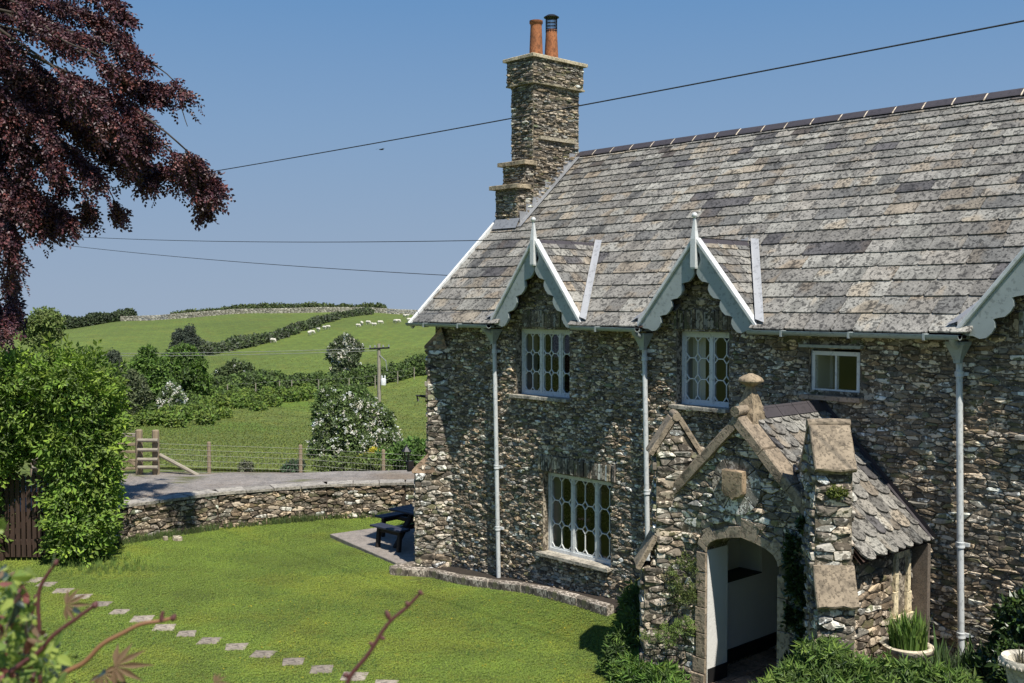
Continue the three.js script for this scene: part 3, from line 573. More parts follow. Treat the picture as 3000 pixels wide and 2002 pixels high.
for (const w of WINDOWS) {
  const g = part('window', house, w.label), z = -0.15, F = 0.045, ww = w.x1 + 0.12 - w.x0 - F, mw = 0.05;
  const fr = new Geo(), X0 = w.x0, X2 = w.x1 + 0.12;
  fr.box(X0, w.y0, z - 0.05, X0 + F, w.y1, z + 0.03); fr.box(X2 - F, w.y0, z - 0.05, X2, w.y1, z + 0.03); fr.box(X0 + F, w.y1 - 0.06, z - 0.05, X2 - F, w.y1, z + 0.028); fr.box(X0 + F, w.y0, z - 0.05, X2 - F, w.y0 + 0.055, z + 0.028);
  const iw = (X2 - X0 - 2 * F - (w.lights - 1) * mw) / w.lights;
  for (let i = 1; i < w.lights; i++) fr.box(X0 + F + i * iw + (i - 1) * mw, w.y0 + 0.055, z - 0.045, X0 + F + i * (iw + mw), w.y1 - 0.06, z + 0.024);
  for (let i = 0; i < w.lights; i++) {
    const a = X0 + F + i * (iw + mw), b = a + iw, y0 = w.y0 + 0.055, y1 = w.y1 - 0.06, k = 0.02;
    fr.box(a, y0, z - 0.03, a + k, y1, z + 0.012); fr.box(b - k, y0, z - 0.03, b, y1, z + 0.012); fr.box(a + k, y0, z - 0.03, b - k, y0 + k, z + 0.011); fr.box(a + k, y1 - k, z - 0.03, b - k, y1, z + 0.011);
    const gb = new Geo(), c0 = a + k - 0.004, c1 = b - k + 0.004, r0 = y0 + k - 0.004, r1 = y1 - k + 0.004, cw = (c1 - c0) / 2, rh = (r1 - r0) / 3, s = cw * 0.27;
    lattice(gb, c0, c1, r0, r1, z, 2, 3, s, 0.015, 0.022); mesh('glazing_bars', gb.build(), M.white, g);
    for (let p = 0; p < 2; p++) for (let q = 0; q < 3; q++) {
      const x = c0 + p * cw, y = r0 + q * rh, sy = s * 1.2, pg = new Geo();
      const o = [[x + s, y], [x + cw - s, y], [x + cw, y + sy], [x + cw, y + rh - sy], [x + cw - s, y + rh], [x + s, y + rh], [x, y + rh - sy], [x, y + sy]].map(v => V(v[0], v[1], z - 0.004 + (v[0] - x - cw / 2) * (hash(p + i * 3, q, 7) - 0.5) * 0.12 + (v[1] - y - rh / 2) * (hash(p + i * 3, q, 9) - 0.5) * 0.07));
      for (let n = 1; n < 7; n++) pg.tri(o[0], o[n], o[n + 1]); mesh('pane', pg.build(), M.glass, g);
    }
    const dm = new Geo(); for (const [p, q] of [[1, 1], [1, 2]]) { const x = c0 + p * cw, y = r0 + q * rh; dm.quad(V(x - s, y, z - 0.005), V(x, y - s * 1.2, z - 0.005), V(x + s, y, z - 0.005), V(x, y + s * 1.2, z - 0.005)); }
    for (const q of [1, 2]) { const y = r0 + q * rh; dm.tri(V(c0, y - s * 1.2, z - 0.005), V(c0 + s, y, z - 0.005), V(c0, y + s * 1.2, z - 0.005)); dm.tri(V(c1, y - s * 1.2, z - 0.005), V(c1 - s, y, z - 0.005), V(c1, y + s * 1.2, z - 0.005)); }
    mesh('diamond_panes', dm.build(), M.glass, g);
  }
  mesh('frame', fr.build(), M.frame, g);
  const rv = new Geo(); rv.box(w.x0 - 0.002, w.y0, -0.46, w.x0 + 0.012, w.y1, -0.21); rv.box(w.x1, w.y0 - 0.02, -0.45, w.x1 + 0.14, w.y1 + 0.02, -0.21); mesh('inner_jamb', rv.build(), M.room, g);
  const sl = new Geo(), S = new Basis(V(0, w.y0 - 0.045, 0), V(1, 0, 0), V(0, 0, 1), V(0, 1, 0)); sl.plate(S, [[w.x0 - 0.06, -0.3], [w.x1 + 0.02, -0.3], [w.x1 + 0.02, 0.1], [w.x0 - 0.06, 0.1]], 0, 0.05, [0.55, 0.52, 0.46], 0.008); mesh('sill', sl.build(), M.sand, g);
  if (w.x0 > 5 && w.x0 < 6) { const c = new Geo(); for (let k = 0; k < 14; k++) { const x = 5.12 + k * 0.03; c.quad(V(x, w.y0, -0.34 - 0.03 * (k % 2)), V(x + 0.03, w.y0, -0.34 - 0.03 * ((k + 1) % 2)), V(x + 0.03, w.y1, -0.34 - 0.03 * ((k + 1) % 2)), V(x, w.y1, -0.34 - 0.03 * (k % 2))); } mesh('curtain', c.build(), M.curtain, g); }
}
{ // plain white two-pane casement above the porch
  const g = part('window', house, 'plain white two-pane casement above the porch roof'), { x0, x1, y0, y1 } = W4, z = -0.05, fr = new Geo(), f = 0.04;
  const dk = new Geo(); dk.box(x0 - 0.0, y0 - 0.06, z - 0.1, x0 + 0.02, y1, z + 0.01); dk.box(x1 - 0.02, y0 - 0.06, z - 0.1, x1, y1, z + 0.01); dk.box(x0 + 0.02, y0 - 0.06, z - 0.1, x1 - 0.02, y0 - 0.03, z + 0.01); mesh('outer_frame', dk.build(), M.sage, g);
  fr.box(x0 + 0.02, y0 - 0.03, z - 0.05, x0 + 0.02 + f, y1 - 0.03, z + 0.02); fr.box(x1 - 0.02 - f, y0 - 0.03, z - 0.05, x1 - 0.02, y1 - 0.03, z + 0.02); fr.box(x0 + 0.02 + f, y0 - 0.03, z - 0.05, x1 - 0.02 - f, y0 + 0.02, z + 0.019); fr.box(x0 + 0.02 + f, y1 - 0.08, z - 0.05, x1 - 0.02 - f, y1 - 0.03, z + 0.019);
  const xm = (x0 + x1) / 2; fr.box(xm - 0.012, y0 + 0.02, z - 0.04, xm + 0.012, y1 - 0.08, z + 0.012); mesh('frame', fr.build(), M.white, g);
  for (const [a, b] of [[x0 + 0.06, xm - 0.012], [xm + 0.012, x1 - 0.06]]) { const p = new Geo(); p.quad(V(a, y0 + 0.02, z), V(b, y0 + 0.02, z), V(b, y1 - 0.08, z), V(a, y1 - 0.08, z)); mesh('pane', p.build(), M.glass, g); }
  const c = new Geo(); c.box(6.9, y0 - 0.1, -0.5, 7.42, y1, -0.46); mesh('blind', c.build(), M.curtain, g);
  const rp = new Geo(); rp.box(x0 + 0.001, y0, -0.46, x0 + 0.012, y1, -0.16); mesh('inner_jamb', rp.build(), M.curtain, g);
  const sl = new Geo(), S = new Basis(V(0, y0 - 0.11, 0), V(1, 0, 0), V(0, 0, 1), V(0, 1, 0)); sl.plate(S, [[x0 - 0.08, -0.1], [x1 + 0.05, -0.1], [x1 + 0.05, 0.1], [x0 - 0.08, 0.1]], 0, 0.055, [0.55, 0.4, 0.3], 0.01); mesh('sill', sl.build(), M.sand, g);
  const li = new Geo(); li.box(x0 - 0.1, y1 + 0.015, -0.02, x1 + 0.05, y1 + 0.05, 0.09); mesh('drip_board', li.build(), M.sage, g);
}
{ // chimney on the left gable, with two sloped-slab shoulders
  const ch = part('chimney', house), x0 = -0.13, x1 = 0.45, zN = -1.93, zF = -3.12, faces = [], core = new Geo();
  const block = (a, b, c, d, y0, y1, seed, o) => { core.box(a, y0, c, b, y1, d); const op = { h: [0.028, 0.055], len: [0.09, 0.3], pal: stonePal.chimney, proud: [0.006, 0.035], gap: 0.003, wave: 0.008, drop: 0.06, ...o };
    faces.push({ B: new Basis(V(a, y0, d), V(1, 0, 0), V(0, 1, 0)), outline: rect(0, 0, b - a, y1 - y0), seed, ...op }, { B: new Basis(V(b, y0, d), V(0, 0, -1), V(0, 1, 0), V(1, 0, 0)), outline: rect(0, 0, d - c, y1 - y0), seed: seed + 1, ...op }, { B: new Basis(V(a, y0, c), V(0, 0, 1), V(0, 1, 0), V(-1, 0, 0)), outline: rect(0, 0, d - c, y1 - y0), seed: seed + 2, hide: () => true, ...op }); };
  block(x0, x1, zF, zN, 5.9, 8.62, 201); block(x0 - 0.06, x1 + 0.06, zF - 0.06, zN + 0.06, 8.62, 9.06, 211); block(x0 - 0.02, x1 - 0.01, zN, zN + 0.19, 5.9, 7.12, 221); block(x0 - 0.04, x1 - 0.03, zN + 0.19, zN + 0.36, 5.5, 6.68, 231);
  mesh('core', core.build(), M.mortar, ch);
  masonry(ch, faces, 240, { seed: 23 });
  const slab = (a, b, c, d, y, h, name, col) => { const G = new Geo(), S = new Basis(V(0, y, 0), V(1, 0, 0), V(0, 0, 1), V(0, 1, 0)), R = rng(Math.round(y * 100)), o = []; for (let i = 0; i <= 6; i++) o.push([lerp(a, b, i / 6), c + (R() - 0.5) * 0.02]); for (let i = 1; i <= 6; i++) o.push([b + (R() - 0.5) * 0.02, lerp(c, d, i / 6)]); for (let i = 5; i >= 0; i--) o.push([lerp(a, b, i / 6), d + (R() - 0.5) * 0.02]); for (let i = 5; i > 0; i--) o.push([a + (R() - 0.5) * 0.02, lerp(c, d, i / 6)]); G.plate(S, o, 0, h, col, 0.01); mesh(name, G.build(), M.sand, ch); };
  slab(x0 - 0.12, x1 + 0.12, zF - 0.12, zN + 0.12, 9.06, 0.06, 'cap_slab', [0.62, 0.55, 0.4]);
  slab(x0 - 0.08, x1 + 0.08, zF - 0.08, zN + 0.08, 8.6, 0.035, 'drip_course', [0.42, 0.38, 0.28]);
  slab(x0 - 0.1, x1 + 0.06, zN - 0.05, zN + 0.27, 7.12, 0.075, 'shoulder_slab', [0.5, 0.42, 0.3]);
  slab(x0 - 0.12, x1 + 0.05, zN + 0.1, zN + 0.46, 6.68, 0.075, 'shoulder_slab', [0.5, 0.42, 0.3]);
  const re = new Geo(); re.box(x1 + 0.005, 7.6, -2.98, x1 + 0.07, 7.66, -2.05, [0.5, 0.45, 0.35]); mesh('drip_stone', re.build(), M.sand, ch);
  const a = new Geo(); a.lathe(V(0.16, 9.115, -2.28), [[0.13, 0], [0.126, 0.1], [0.105, 0.62], [0.11, 0.66], [0.124, 0.67], [0.124, 0.72], [0.09, 0.72], [0.085, 0.4]], 24); mesh('chimney_pot', a.build(true), M.terracotta, ch);
  const b = new Geo(); b.lathe(V(0.16, 9.115, -2.68), [[0.135, 0], [0.126, 0.2], [0.105, 0.6], [0.105, 0.62], [0.085, 0.62], [0.08, 0.3]], 24); mesh('chimney_pot', b.build(true), M.terracotta, ch);
  const c = new Geo(), o = V(0.16, 9.73, -2.68); for (let k = 0; k < 14; k++) { const t = k / 14 * 2 * Math.PI; c.tube([o.clone().add(V(Math.cos(t) * 0.105, -0.05, Math.sin(t) * 0.105)), o.clone().add(V(Math.cos(t) * 0.105, 0.24, Math.sin(t) * 0.105))], 0.006, 5); }
  for (const y of [-0.02, 0.05, 0.11, 0.17]) c.lathe(o, [[0.101, y], [0.111, y], [0.111, y + 0.012], [0.101, y + 0.012]], 20); c.lathe(o, [[0.001, 0.3], [0.08, 0.285], [0.145, 0.245], [0.145, 0.235], [0.001, 0.25]], 20); mesh('cowl', c.build(), M.iron, ch);
}
{ // small ironwork on the gable end
  const G = new Geo(); G.tube([V(-0.02, 2.98, 0.1), V(-0.14, 2.99, 0.18), V(-0.22, 3.0, 0.24), V(-0.2, 2.9, 0.22)], 0.025, 6); mesh('iron_bracket', G.build(true), M.iron, house);
}

// ---------------------------------------------------------------- the porch
{
  const po = part('porch', house, 'gabled stone porch with a white arched doorway'), ZF = 1.68, ZB = 1.3, XL = 6.45, XR = 8.62, XM = 7.535, SB = 0.2;
  const arch = [[7.09, 1.74], [7.105, 1.8], [7.15, 1.86], [7.24, 1.91], [7.38, 1.95], [7.57, 1.985], [7.76, 1.95], [7.9, 1.91], [7.99, 1.86], [8.035, 1.8], [8.05, 1.74]];
  const sh = new THREE.Shape(); [[XL, -0.3], [XR, -0.3], [XR, 2.24], [XM, 3.3], [XL, 2.24]].forEach((q, i) => i ? sh.lineTo(...q) : sh.moveTo(...q));
  const hp = new THREE.Path(); hp.moveTo(7.09, -0.2); for (const q of arch) hp.lineTo(...q); hp.lineTo(8.05, -0.2); hp.closePath(); sh.holes.push(hp);
  const g = new THREE.ExtrudeGeometry(sh, { depth: ZF - ZB - 0.01, bevelEnabled: false }); g.translate(0, 0, ZB); mesh('front_core', g, M.mortar, po);
  const side = new Geo(); side.box(8.3, -0.3, 0, 8.77, 1.98, ZB); side.box(6.4, -0.3, 0, 6.82, 1.18, ZB); side.box(6.4, 1.18, 0.98, 6.82, 1.98, ZB); side.box(6.4, 1.18, 0, 6.82, 1.98, 0.2); side.box(6.4, 1.18, 0.2, 6.5, 1.98, 0.98);
  mesh('side_core', side.build(), M.mortar, po);
  const outer = [[6.93, -0.3], [6.93, 1.78], [7.02, 1.95], [7.3, 2.09], [7.57, 2.12], [7.84, 2.09], [8.12, 1.95], [8.2, 1.78], [8.2, -0.3]];
  const o = { pal: stonePal.porch, h: [0.042, 0.09], len: [0.08, 0.23], proud: [0.008, 0.035] };
  const shieldHole = Array.from({ length: 10 }, (_, i) => [7.5 + 0.33 * Math.cos(i / 10 * 2 * Math.PI), 2.56 + 0.33 * Math.sin(i / 10 * 2 * Math.PI)]);
  const faces = [{ B: XY(ZF - 0.006), outline: [[XL, -0.2], [XR, -0.2], [XR, 2.2], [XM, 3.27], [XL, 2.2]], holes: [outer, shieldHole], seed: 301, ...o },
    { B: new Basis(V(8.775, 0, ZB), V(0, 0, -1), V(0, 1, 0), V(1, 0, 0)), outline: rect(-0.3, -0.2, 1.3, 1.95), holes: [rect(0.74, 1.02, 1.16, 1.8)], seed: 311, ...o, pal: stonePal.garden, h: [0.05, 0.12], len: [0.12, 0.35] }];
  // buttresses set diagonally on both front corners
  const capCol = [0.38, 0.315, 0.24], R = rng(44);
  for (const [sx, cx, up, low, tr, y0, yl] of [[-1, XL, 0.1, 0.24, -0.13, 2.87, 1.48], [1, XR, 0.3, 0.44, 0.05, 2.95, 1.56]]) {
    const w = 0.37, { P, d, s, faces: bf, core } = diagonalButtress(po, cx, ZF, sx, w, [[-0.2, yl, low], [yl, y0, up]], {});
    for (const f of bf) if (f.n0) f.hide = () => true;
    faces.push(...bf);
    const rise = 0.37, hd = up - tr; // saddle stone: ridge along the face, slopes to front and back
    core.tri(P(up, w / 2, y0), P(tr - hd, w / 2, y0), P(tr, w / 2, y0 + rise)); core.tri(P(up, -w / 2, y0), P(tr - hd, -w / 2, y0), P(tr, -w / 2, y0 + rise)); core.quad(P(up, -w / 2, y0), P(up, w / 2, y0), P(tr, w / 2, y0 + rise), P(tr, -w / 2, y0 + rise)); core.quad(P(tr - hd, -w / 2, y0), P(tr - hd, w / 2, y0), P(tr, w / 2, y0 + rise), P(tr, -w / 2, y0 + rise));
    mesh('buttress_core', core.build(), M.mortar, po);
    for (const q of [-1, 1]) faces.push({ B: new Basis(P(0, q * (w / 2), y0), d, V(0, 1, 0), s.clone().multiplyScalar(q)), outline: [[tr - hd, 0], [up, 0], [tr, rise]], seed: 321 + q, ...o, h: [0.06, 0.1] });
    const ww = w / 2 + 0.025, slab = (t0, ya, t1, yb, th, name) => { const G = new Geo(), a = P(t0, -ww, ya), dir = P(t1, -ww, yb).sub(a), L = dir.length(), n = s.clone().cross(dir).normalize(); if (n.y < 0) n.negate(); const B = new Basis(a, s, dir, n), ol = []; for (let i = 0; i <= 5; i++) ol.push([2 * ww * i / 5 + (i % 5 ? (R() - 0.5) * 0.02 : 0), (R() - 0.5) * 0.02]); ol.push([2 * ww + (R() - 0.5) * 0.02, L * 0.5], [2 * ww, L], [0, L], [(R() - 0.5) * 0.02, L * 0.5]); G.plate(B, ol, 0, th, capCol, 0.014); for (let i = 0; i < G.t.length; i++) G.t[i] = G.t[i] * 1.3 + sx * 0.37 + ya; mesh(name, G.build(), M.sand, po); };
    slab(up + 0.05, y0 - 0.06, tr + 0.01, y0 + rise, 0.06, 'saddle_stone'); slab(tr - hd - 0.05, y0 - 0.06, tr - 0.01, y0 + rise, 0.06, 'saddle_stone');
    const rl = new Geo(); rl.tube([P(tr, -ww - 0.01, y0 + rise + 0.035), P(tr, 0, y0 + rise + 0.04), P(tr, ww + 0.01, y0 + rise + 0.035)], [0.05, 0.052, 0.05], 12, capCol); mesh('saddle_roll', rl.build(true), M.sand, po);
    slab(low + 0.05, yl - 0.02, up - 0.02, yl + 0.36, 0.06, 'weathering_stone');
  }
  masonry(po, faces, 290, { seed: 29 });
  // gable coping, in slabs, with a roll at the apex
  const cp = V(0, 0, 1);
  for (const s of [-1, 1]) { const top = V(XM, 3.36, 0), end = V(XM + s * 0.98, 2.38, 0), dir = end.clone().sub(top), L = dir.length(), n = V(s * 0.98, 0.98, 0).normalize();
    const cuts = s > 0 ? [0, 0.36, 0.72, 1] : [0, 0.5, 1];
    for (let i = 0; i + 1 < cuts.length; i++) { const B = new Basis(top.clone().addScaledVector(dir, cuts[i]), dir, cp, n), l = (cuts[i + 1] - cuts[i]) * L - 0.008, G = new Geo(), z0 = 1.32, z1 = ZF + 0.075; G.plate(B, [[0, z0 + R() * 0.03], [l, z0 + R() * 0.03], [l, z1], [l * 0.6, z1 + (R() - 0.5) * 0.02], [l * 0.3, z1 + (R() - 0.5) * 0.02], [0, z1]], -0.1, 0.01 + 0.008 * i, [0.37, 0.305, 0.235], 0.016); for (let k = 0; k < G.t.length; k++) G.t[k] = G.t[k] * 1.2 + i * 0.3 + s; mesh('coping_stone', G.build(), M.sand, po); } }
  const rl = new Geo(); rl.tube([V(XM, 3.4, ZF + 0.1), V(XM, 3.41, ZF - 0.02), V(XM, 3.41, 1.3)], [0.06, 0.055, 0.055], 12, [0.37, 0.305, 0.235]); mesh('apex_roll', rl.build(true), M.sand, po);
  { const f = new Geo(), c = [0.42, 0.34, 0.24], z = 1.48, q = Math.PI / 4; f.lathe(V(XM, 3.3, z), [[0.17, -0.05], [0.16, 0.07], [0.155, 0.085], [0.135, 0.1], [0.125, 0.18], [0.07, 0.31], [0.05, 0.37], [0.09, 0.41]], 4, c, q);
    f.lathe(V(XM, 3.3, z), [[0.05, 0.37], [0.09, 0.395], [0.143, 0.42], [0.146, 0.432], [0.125, 0.465], [0.08, 0.492], [0.04, 0.505], [0.03, 0.513], [0.001, 0.515]], 22, c); mesh('finial', f.build(true), M.sand, po); }
  // doorway of dressed blocks
  const blk = (ol, z1, k) => { const G = new Geo(); G.plate(XY(0), ol, ZF - 0.1, ZF + z1, [0.56 * k, 0.46 * k, 0.36 * k], 0.007); for (let i = 0; i < G.t.length; i++) G.t[i] += k * 9; mesh('dressed_stone', G.build(), M.sand, po); };
  for (const [xa, sg] of [[7.09, -1], [8.05, 1]]) { let y = 0.32, k = 0; blk(rect(Math.min(xa, xa + sg * 0.2), -0.2, Math.max(xa, xa + sg * 0.2), 0.31), 0.045, 0.8); while (y < 1.72) { const h = Math.min(0.16 + 0.2 * R(), 1.735 - y), w = k++ % 2 ? 0.11 + 0.02 * R() : 0.13 + 0.07 * R(); const x2 = xa + sg * w; blk(rect(Math.min(xa, x2), y, Math.max(xa, x2), y + h - 0.006), 0.02 + 0.008 * R(), 0.72 + 0.3 * R()); y += h; if (1.74 - y < 0.08) y = 2; } }
  for (let i = 0; i < 10; i++) { const a = arch[i], b = arch[i + 1], nn = (q) => { const dx = (q[0] - 7.57) * 1.2, dy = q[1] - 1.35, L = Math.hypot(dx, dy); return [dx / L, dy / L]; }, h = [0.15, 0.13, 0.17, 0.11, 0.13, 0.22, 0.11, 0.18, 0.13, 0.15][i], na = nn(a), nb = nn(b); blk([a, [a[0] + na[0] * h, a[1] + na[1] * h], [b[0] + nb[0] * h, b[1] + nb[1] * h], b], 0.02, 0.75 + 0.28 * R()); }
  // shield on a ring of flat stones
  const ring = 9; for (let i = 0; i < ring; i++) { const a0 = i / ring * 2 * Math.PI + 0.02, a1 = (i + 1) / ring * 2 * Math.PI - 0.02, ol = []; for (let k = 0; k <= 4; k++) { const a = lerp(a0, a1, k / 4); ol.push([7.5 + 0.325 * Math.cos(a), 2.56 + 0.325 * Math.sin(a)]); } for (let k = 4; k >= 0; k--) { const a = lerp(a0, a1, k / 4); ol.push([7.5 + 0.1 * Math.cos(a), 2.56 + 0.1 * Math.sin(a)]); } const c = i >= 6 || i === 0 ? [0.9, 0.88, 0.84] : i >= 1 && i <= 3 ? [0.5, 0.45, 0.4] : [0.6, 0.52, 0.44]; const G = new Geo(); G.plate(XY(0), ol, ZF - 0.03, ZF + 0.018 + 0.006 * R(), c, 0.004); mesh('ring_stone', G.build(), M.stone, po); }
  { const G = new Geo(); G.plate(XY(0), [[7.36, 2.74], [7.36, 2.49], [7.4, 2.45], [7.46, 2.44], [7.5, 2.4], [7.54, 2.44], [7.6, 2.45], [7.64, 2.49], [7.64, 2.74]], ZF, ZF + 0.1, [0.5, 0.38, 0.26], 0.01); mesh('shield', G.build(), M.sand, po); }
  // roof of round-ended slates
  for (const s of [1, -1]) {
    const B = new Basis(V(XM + s * 1.44, 1.92, s > 0 ? 1.5 : 0), V(0, 0, -s), V(-s * 1.44, 1.44, 0), V(s, 1, 0)), L = Math.hypot(1.44, 1.44);
    const dk = new Geo(); for (const n of [-0.015, -0.06]) dk.quad(B.at(0, 0.02, n), B.at(1.5, 0.02, n), B.at(1.5, L, n), B.at(0, L, n)); mesh('roof_deck', dk.build(), M.brownWood, po);
    slateField(po, B, { len: L - 0.02, u0: 0, u1: 1.49, rows: Array.from({ length: 10 }, (_, i) => 1 - i * 0.03), widths: () => [0.15, 0.27], round: 0.38, most: 150, seed: 401 + s, tone: 1.02, thick: 0.018, name: 'porch_slate' });
  }
  for (let i = 0; i < 4; i++) { const t = new Geo(), z0 = 0.02 + i * 0.33, sec = [[-0.12, -0.12], [-0.012, 0], [0.012, 0], [0.12, -0.12]], y = 3.43, ra = sec.map(q => V(XM + q[0], y + q[1], z0)), rb = sec.map(q => V(XM + q[0], y + q[1], z0 + 0.32)); for (let k = 0; k < 3; k++) t.quad(ra[k], rb[k], rb[k + 1], ra[k + 1]); t.quad(...rb); mesh('ridge_tile', t.build(), M.darkTile, po); }
  const fl = new Geo(), fb = new Basis(V(8.97, 1.92, 0.0), V(-1.44, 1.44, 0), V(0, 0, 1), V(1, 1, 0)); fl.quad(fb.at(0, 0.035, 0.05), fb.at(2.03, 0.035, 0.05), fb.at(2.03, 0.08, 0.045), fb.at(0, 0.08, 0.045)); fl.quad(fb.at(0, 0.035, 0.05), fb.at(2.03, 0.035, 0.05), fb.at(2.03, 0.045, 0.1), fb.at(0, 0.045, 0.1)); mesh('flashing', fl.build(), M.darkTile, po);
  const pl = new Geo(); pl.box(8.78, -0.2, 0.05, 8.97, 1.9, 0.12); mesh('rendered_pilaster', pl.build(), M.render, po);
  // lancet window in the right flank
  { const B = faces[1].B, fr = (ol, n) => { const G = new Geo(); G.plate(B, ol, -0.06, n, [1, 0.88, 0.62], 0.006); mesh('lancet_stone', G.build(), M.sand, po); };
    fr(rect(0.75, 1.12, 0.84, 1.4), 0.03); fr(rect(0.77, 1.405, 0.84, 1.76), 0.03); fr(rect(1.05, 1.12, 1.15, 1.35), 0.03); fr(rect(1.05, 1.355, 1.12, 1.76), 0.03); fr([[0.78, 1.765], [1.12, 1.765], [1.08, 1.84], [0.82, 1.84]], 0.032); fr(rect(0.72, 1.03, 1.16, 1.115), 0.06);
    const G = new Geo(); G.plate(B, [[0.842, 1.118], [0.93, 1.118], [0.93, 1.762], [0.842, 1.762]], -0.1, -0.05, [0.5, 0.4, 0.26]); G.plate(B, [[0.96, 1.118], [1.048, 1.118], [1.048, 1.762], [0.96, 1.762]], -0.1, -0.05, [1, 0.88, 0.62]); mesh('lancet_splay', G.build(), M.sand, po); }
  // white plastered inside
  const pw = new Geo(); pw.box(7.08, 0.2, ZB - 0.02, 7.096, 1.76, ZF - 0.012); pw.box(6.822, 0.2, -0.2, 6.835, 1.2, 1.29); pw.box(6.822, 1.2, 0.99, 6.835, 2.12, 1.29); pw.box(6.822, 1.2, -0.2, 6.835, 2.12, 0.2); pw.box(6.83, 0.2, 1.285, 7.08, 2.12, 1.297); pw.box(8.06, 0.2, 1.285, 8.3, 2.12, 1.297); pw.box(8.29, 0.2, -0.2, 8.303, 2.12, 1.29); pw.box(6.84, 2.12, -0.2, 8.29, 2.14, 1.29); pw.box(6.503, 1.205, 0.2, 6.51, 1.96, 0.97); pw.box(6.51, 1.205, 0.201, 6.82, 1.96, 0.21);
  mesh('plaster', pw.build(), M.plaster, po);
  const bk = new Geo(); bk.box(6.836, 0.2, -0.19, 6.845, 0.37, 1.28); bk.box(6.512, 1.2, 0.211, 6.85, 1.212, 0.97); bk.box(7.098, 0.1, ZB - 0.015, 7.102, 0.37, ZF - 0.02); mesh('black_skirting', bk.build(), M.black, po);
  const dr = new Geo(); dr.box(6.84, 0.2, -0.26, 8.29, 2.12, -0.2); for (let x = 7.0; x < 8.2; x += 0.14) dr.box(x, 0.25, -0.199, x + 0.13, 2.0, -0.185); mesh('inner_door', dr.build(), M.brownWood, po);
  const fo = new Geo(); fo.box(6.83, 0.0, -0.2, 8.3, 0.175, ZF); mesh('floor_bed', fo.build(), M.mortar, po);
  for (let x = 6.86; x < 8.25;) { const w = 0.3 + 0.2 * R(); for (let z = -0.15; z < ZF;) { const l = 0.25 + 0.3 * R(), G = new Geo(), k = 0.7 + 0.5 * R(); G.plate(new Basis(V(0, 0.17, 0), V(1, 0, 0), V(0, 0, 1), V(0, 1, 0)), rect(x + 0.006, z + 0.006, Math.min(x + w, 8.28) - 0.006, Math.min(z + l, ZF) - 0.006), 0, 0.02 + 0.005 * R(), [0.4 * k, 0.27 * k, 0.2 * k], 0.005); mesh('flagstone', G.build(), M.sand, po); z += l; } x += w; }
}

// ---------------------------------------------------------------- ground: lawn, track, fields
const lawnY = (x, z) => 0.26 * sstep(0.5, 4.2, x) * sstep(6.4, 5.5, x) * sstep(1.6, 0.35, z) + 0.05 * (fbm(x * 0.4, z * 0.4, 7) - 0.5);
// field profile: for columns of the view, [distance, height on the survey picture]
const PROFILE = [
  [-900, [[22, 1090], [60, 1000], [150, 850], [230, 800], [400, 785]]],
  [0, [[22, 1095], [26, 1075], [45, 1005], [70, 925], [100, 870], [150, 795], [230, 766], [400, 762]]],
  [130, [[22, 1095], [26, 1075], [45, 1005], [70, 925], [100, 860], [150, 785], [230, 757], [400, 757]]],
  [300, [[24, 1088], [27, 1072], [45, 1005], [65, 950], [90, 890], [130, 810], [180, 760], [230, 737], [400, 737]]],
  [600, [[24.5, 1092], [28, 1078], [45, 1012], [60, 965], [80, 905], [95, 880], [130, 815], [160, 775], [200, 738], [230, 719], [400, 719]]],
  [800, [[25, 1105], [28, 1085], [45, 1015], [65, 950], [85, 895], [100, 860], [130, 810], [170, 752], [200, 731], [230, 716], [400, 716]]],
  [980, [[25.5, 1120], [28, 1100], [45, 1020], [65, 950], [85, 885], [95, 850], [110, 820], [150, 770], [195, 732], [230, 723], [400, 723]]],
  [1500, [[25, 1120], [45, 1020], [85, 890], [150, 775], [230, 728], [400, 728]]],
];
function profileY(px, d) {
  const col = l => { let k = 0; while (k < l.length - 2 && d > l[k + 1][0]) k++; const [a, ya] = l[k], [b, yb] = l[k + 1], t = clamp((d - a) / (b - a), 0, 1); const t2 = lerp(t, sm(t), 0.35); return lerp(EYE.y - (ya - 697) / 2450 * a * 1.0, EYE.y - (yb - 697) / 2450 * b, t2); };
  let i = 0; while (i < PROFILE.length - 2 && px > PROFILE[i + 1][0]) i++;
  const t = sm(clamp((px - PROFILE[i][0]) / (PROFILE[i + 1][0] - PROFILE[i][0]), 0, 1));
  return lerp(col(PROFILE[i][1]), col(PROFILE[i + 1][1]), t);
}
function bearing(x, z) { const dx = x - EYE.x, dz = z - EYE.z, f = dx * FWD.x + dz * FWD.z, r = dx * RIGHT.x + dz * RIGHT.z; const az = clamp(Math.atan2(r, f), -0.75, 0.5); return { rho: Math.hypot(dx, dz), az, px: 1175 + 2450 * Math.tan(az), d: Math.hypot(dx, dz) * Math.cos(az) }; }
function landY(x, z) {
  const b = bearing(x, z); let y = profileY(b.px, Math.max(b.d, 22));
  if (b.d > 400) y -= (b.d - 400) * 0.1;
  if (b.d > 26) y += (fbm(x * 0.06, z * 0.06, 91) - 0.5) * 0.5 * sstep(26, 60, b.d) + (fbm(x * 0.4, z * 0.4, 92) - 0.5) * 0.12;
  const near = 3.5 * sstep(0, -350, b.px); y = lerp(-0.3, y, sstep(21 - near, 25 - near, b.d));
  return b.rho < 9 ? Math.max(y, lerp(3.0, -0.3, sstep(3.2, 8.5, b.rho))) : y;
}
function onLand(px, d) { const p = sight(px, 697, d); p.y = landY(p.x, p.z); return p; }
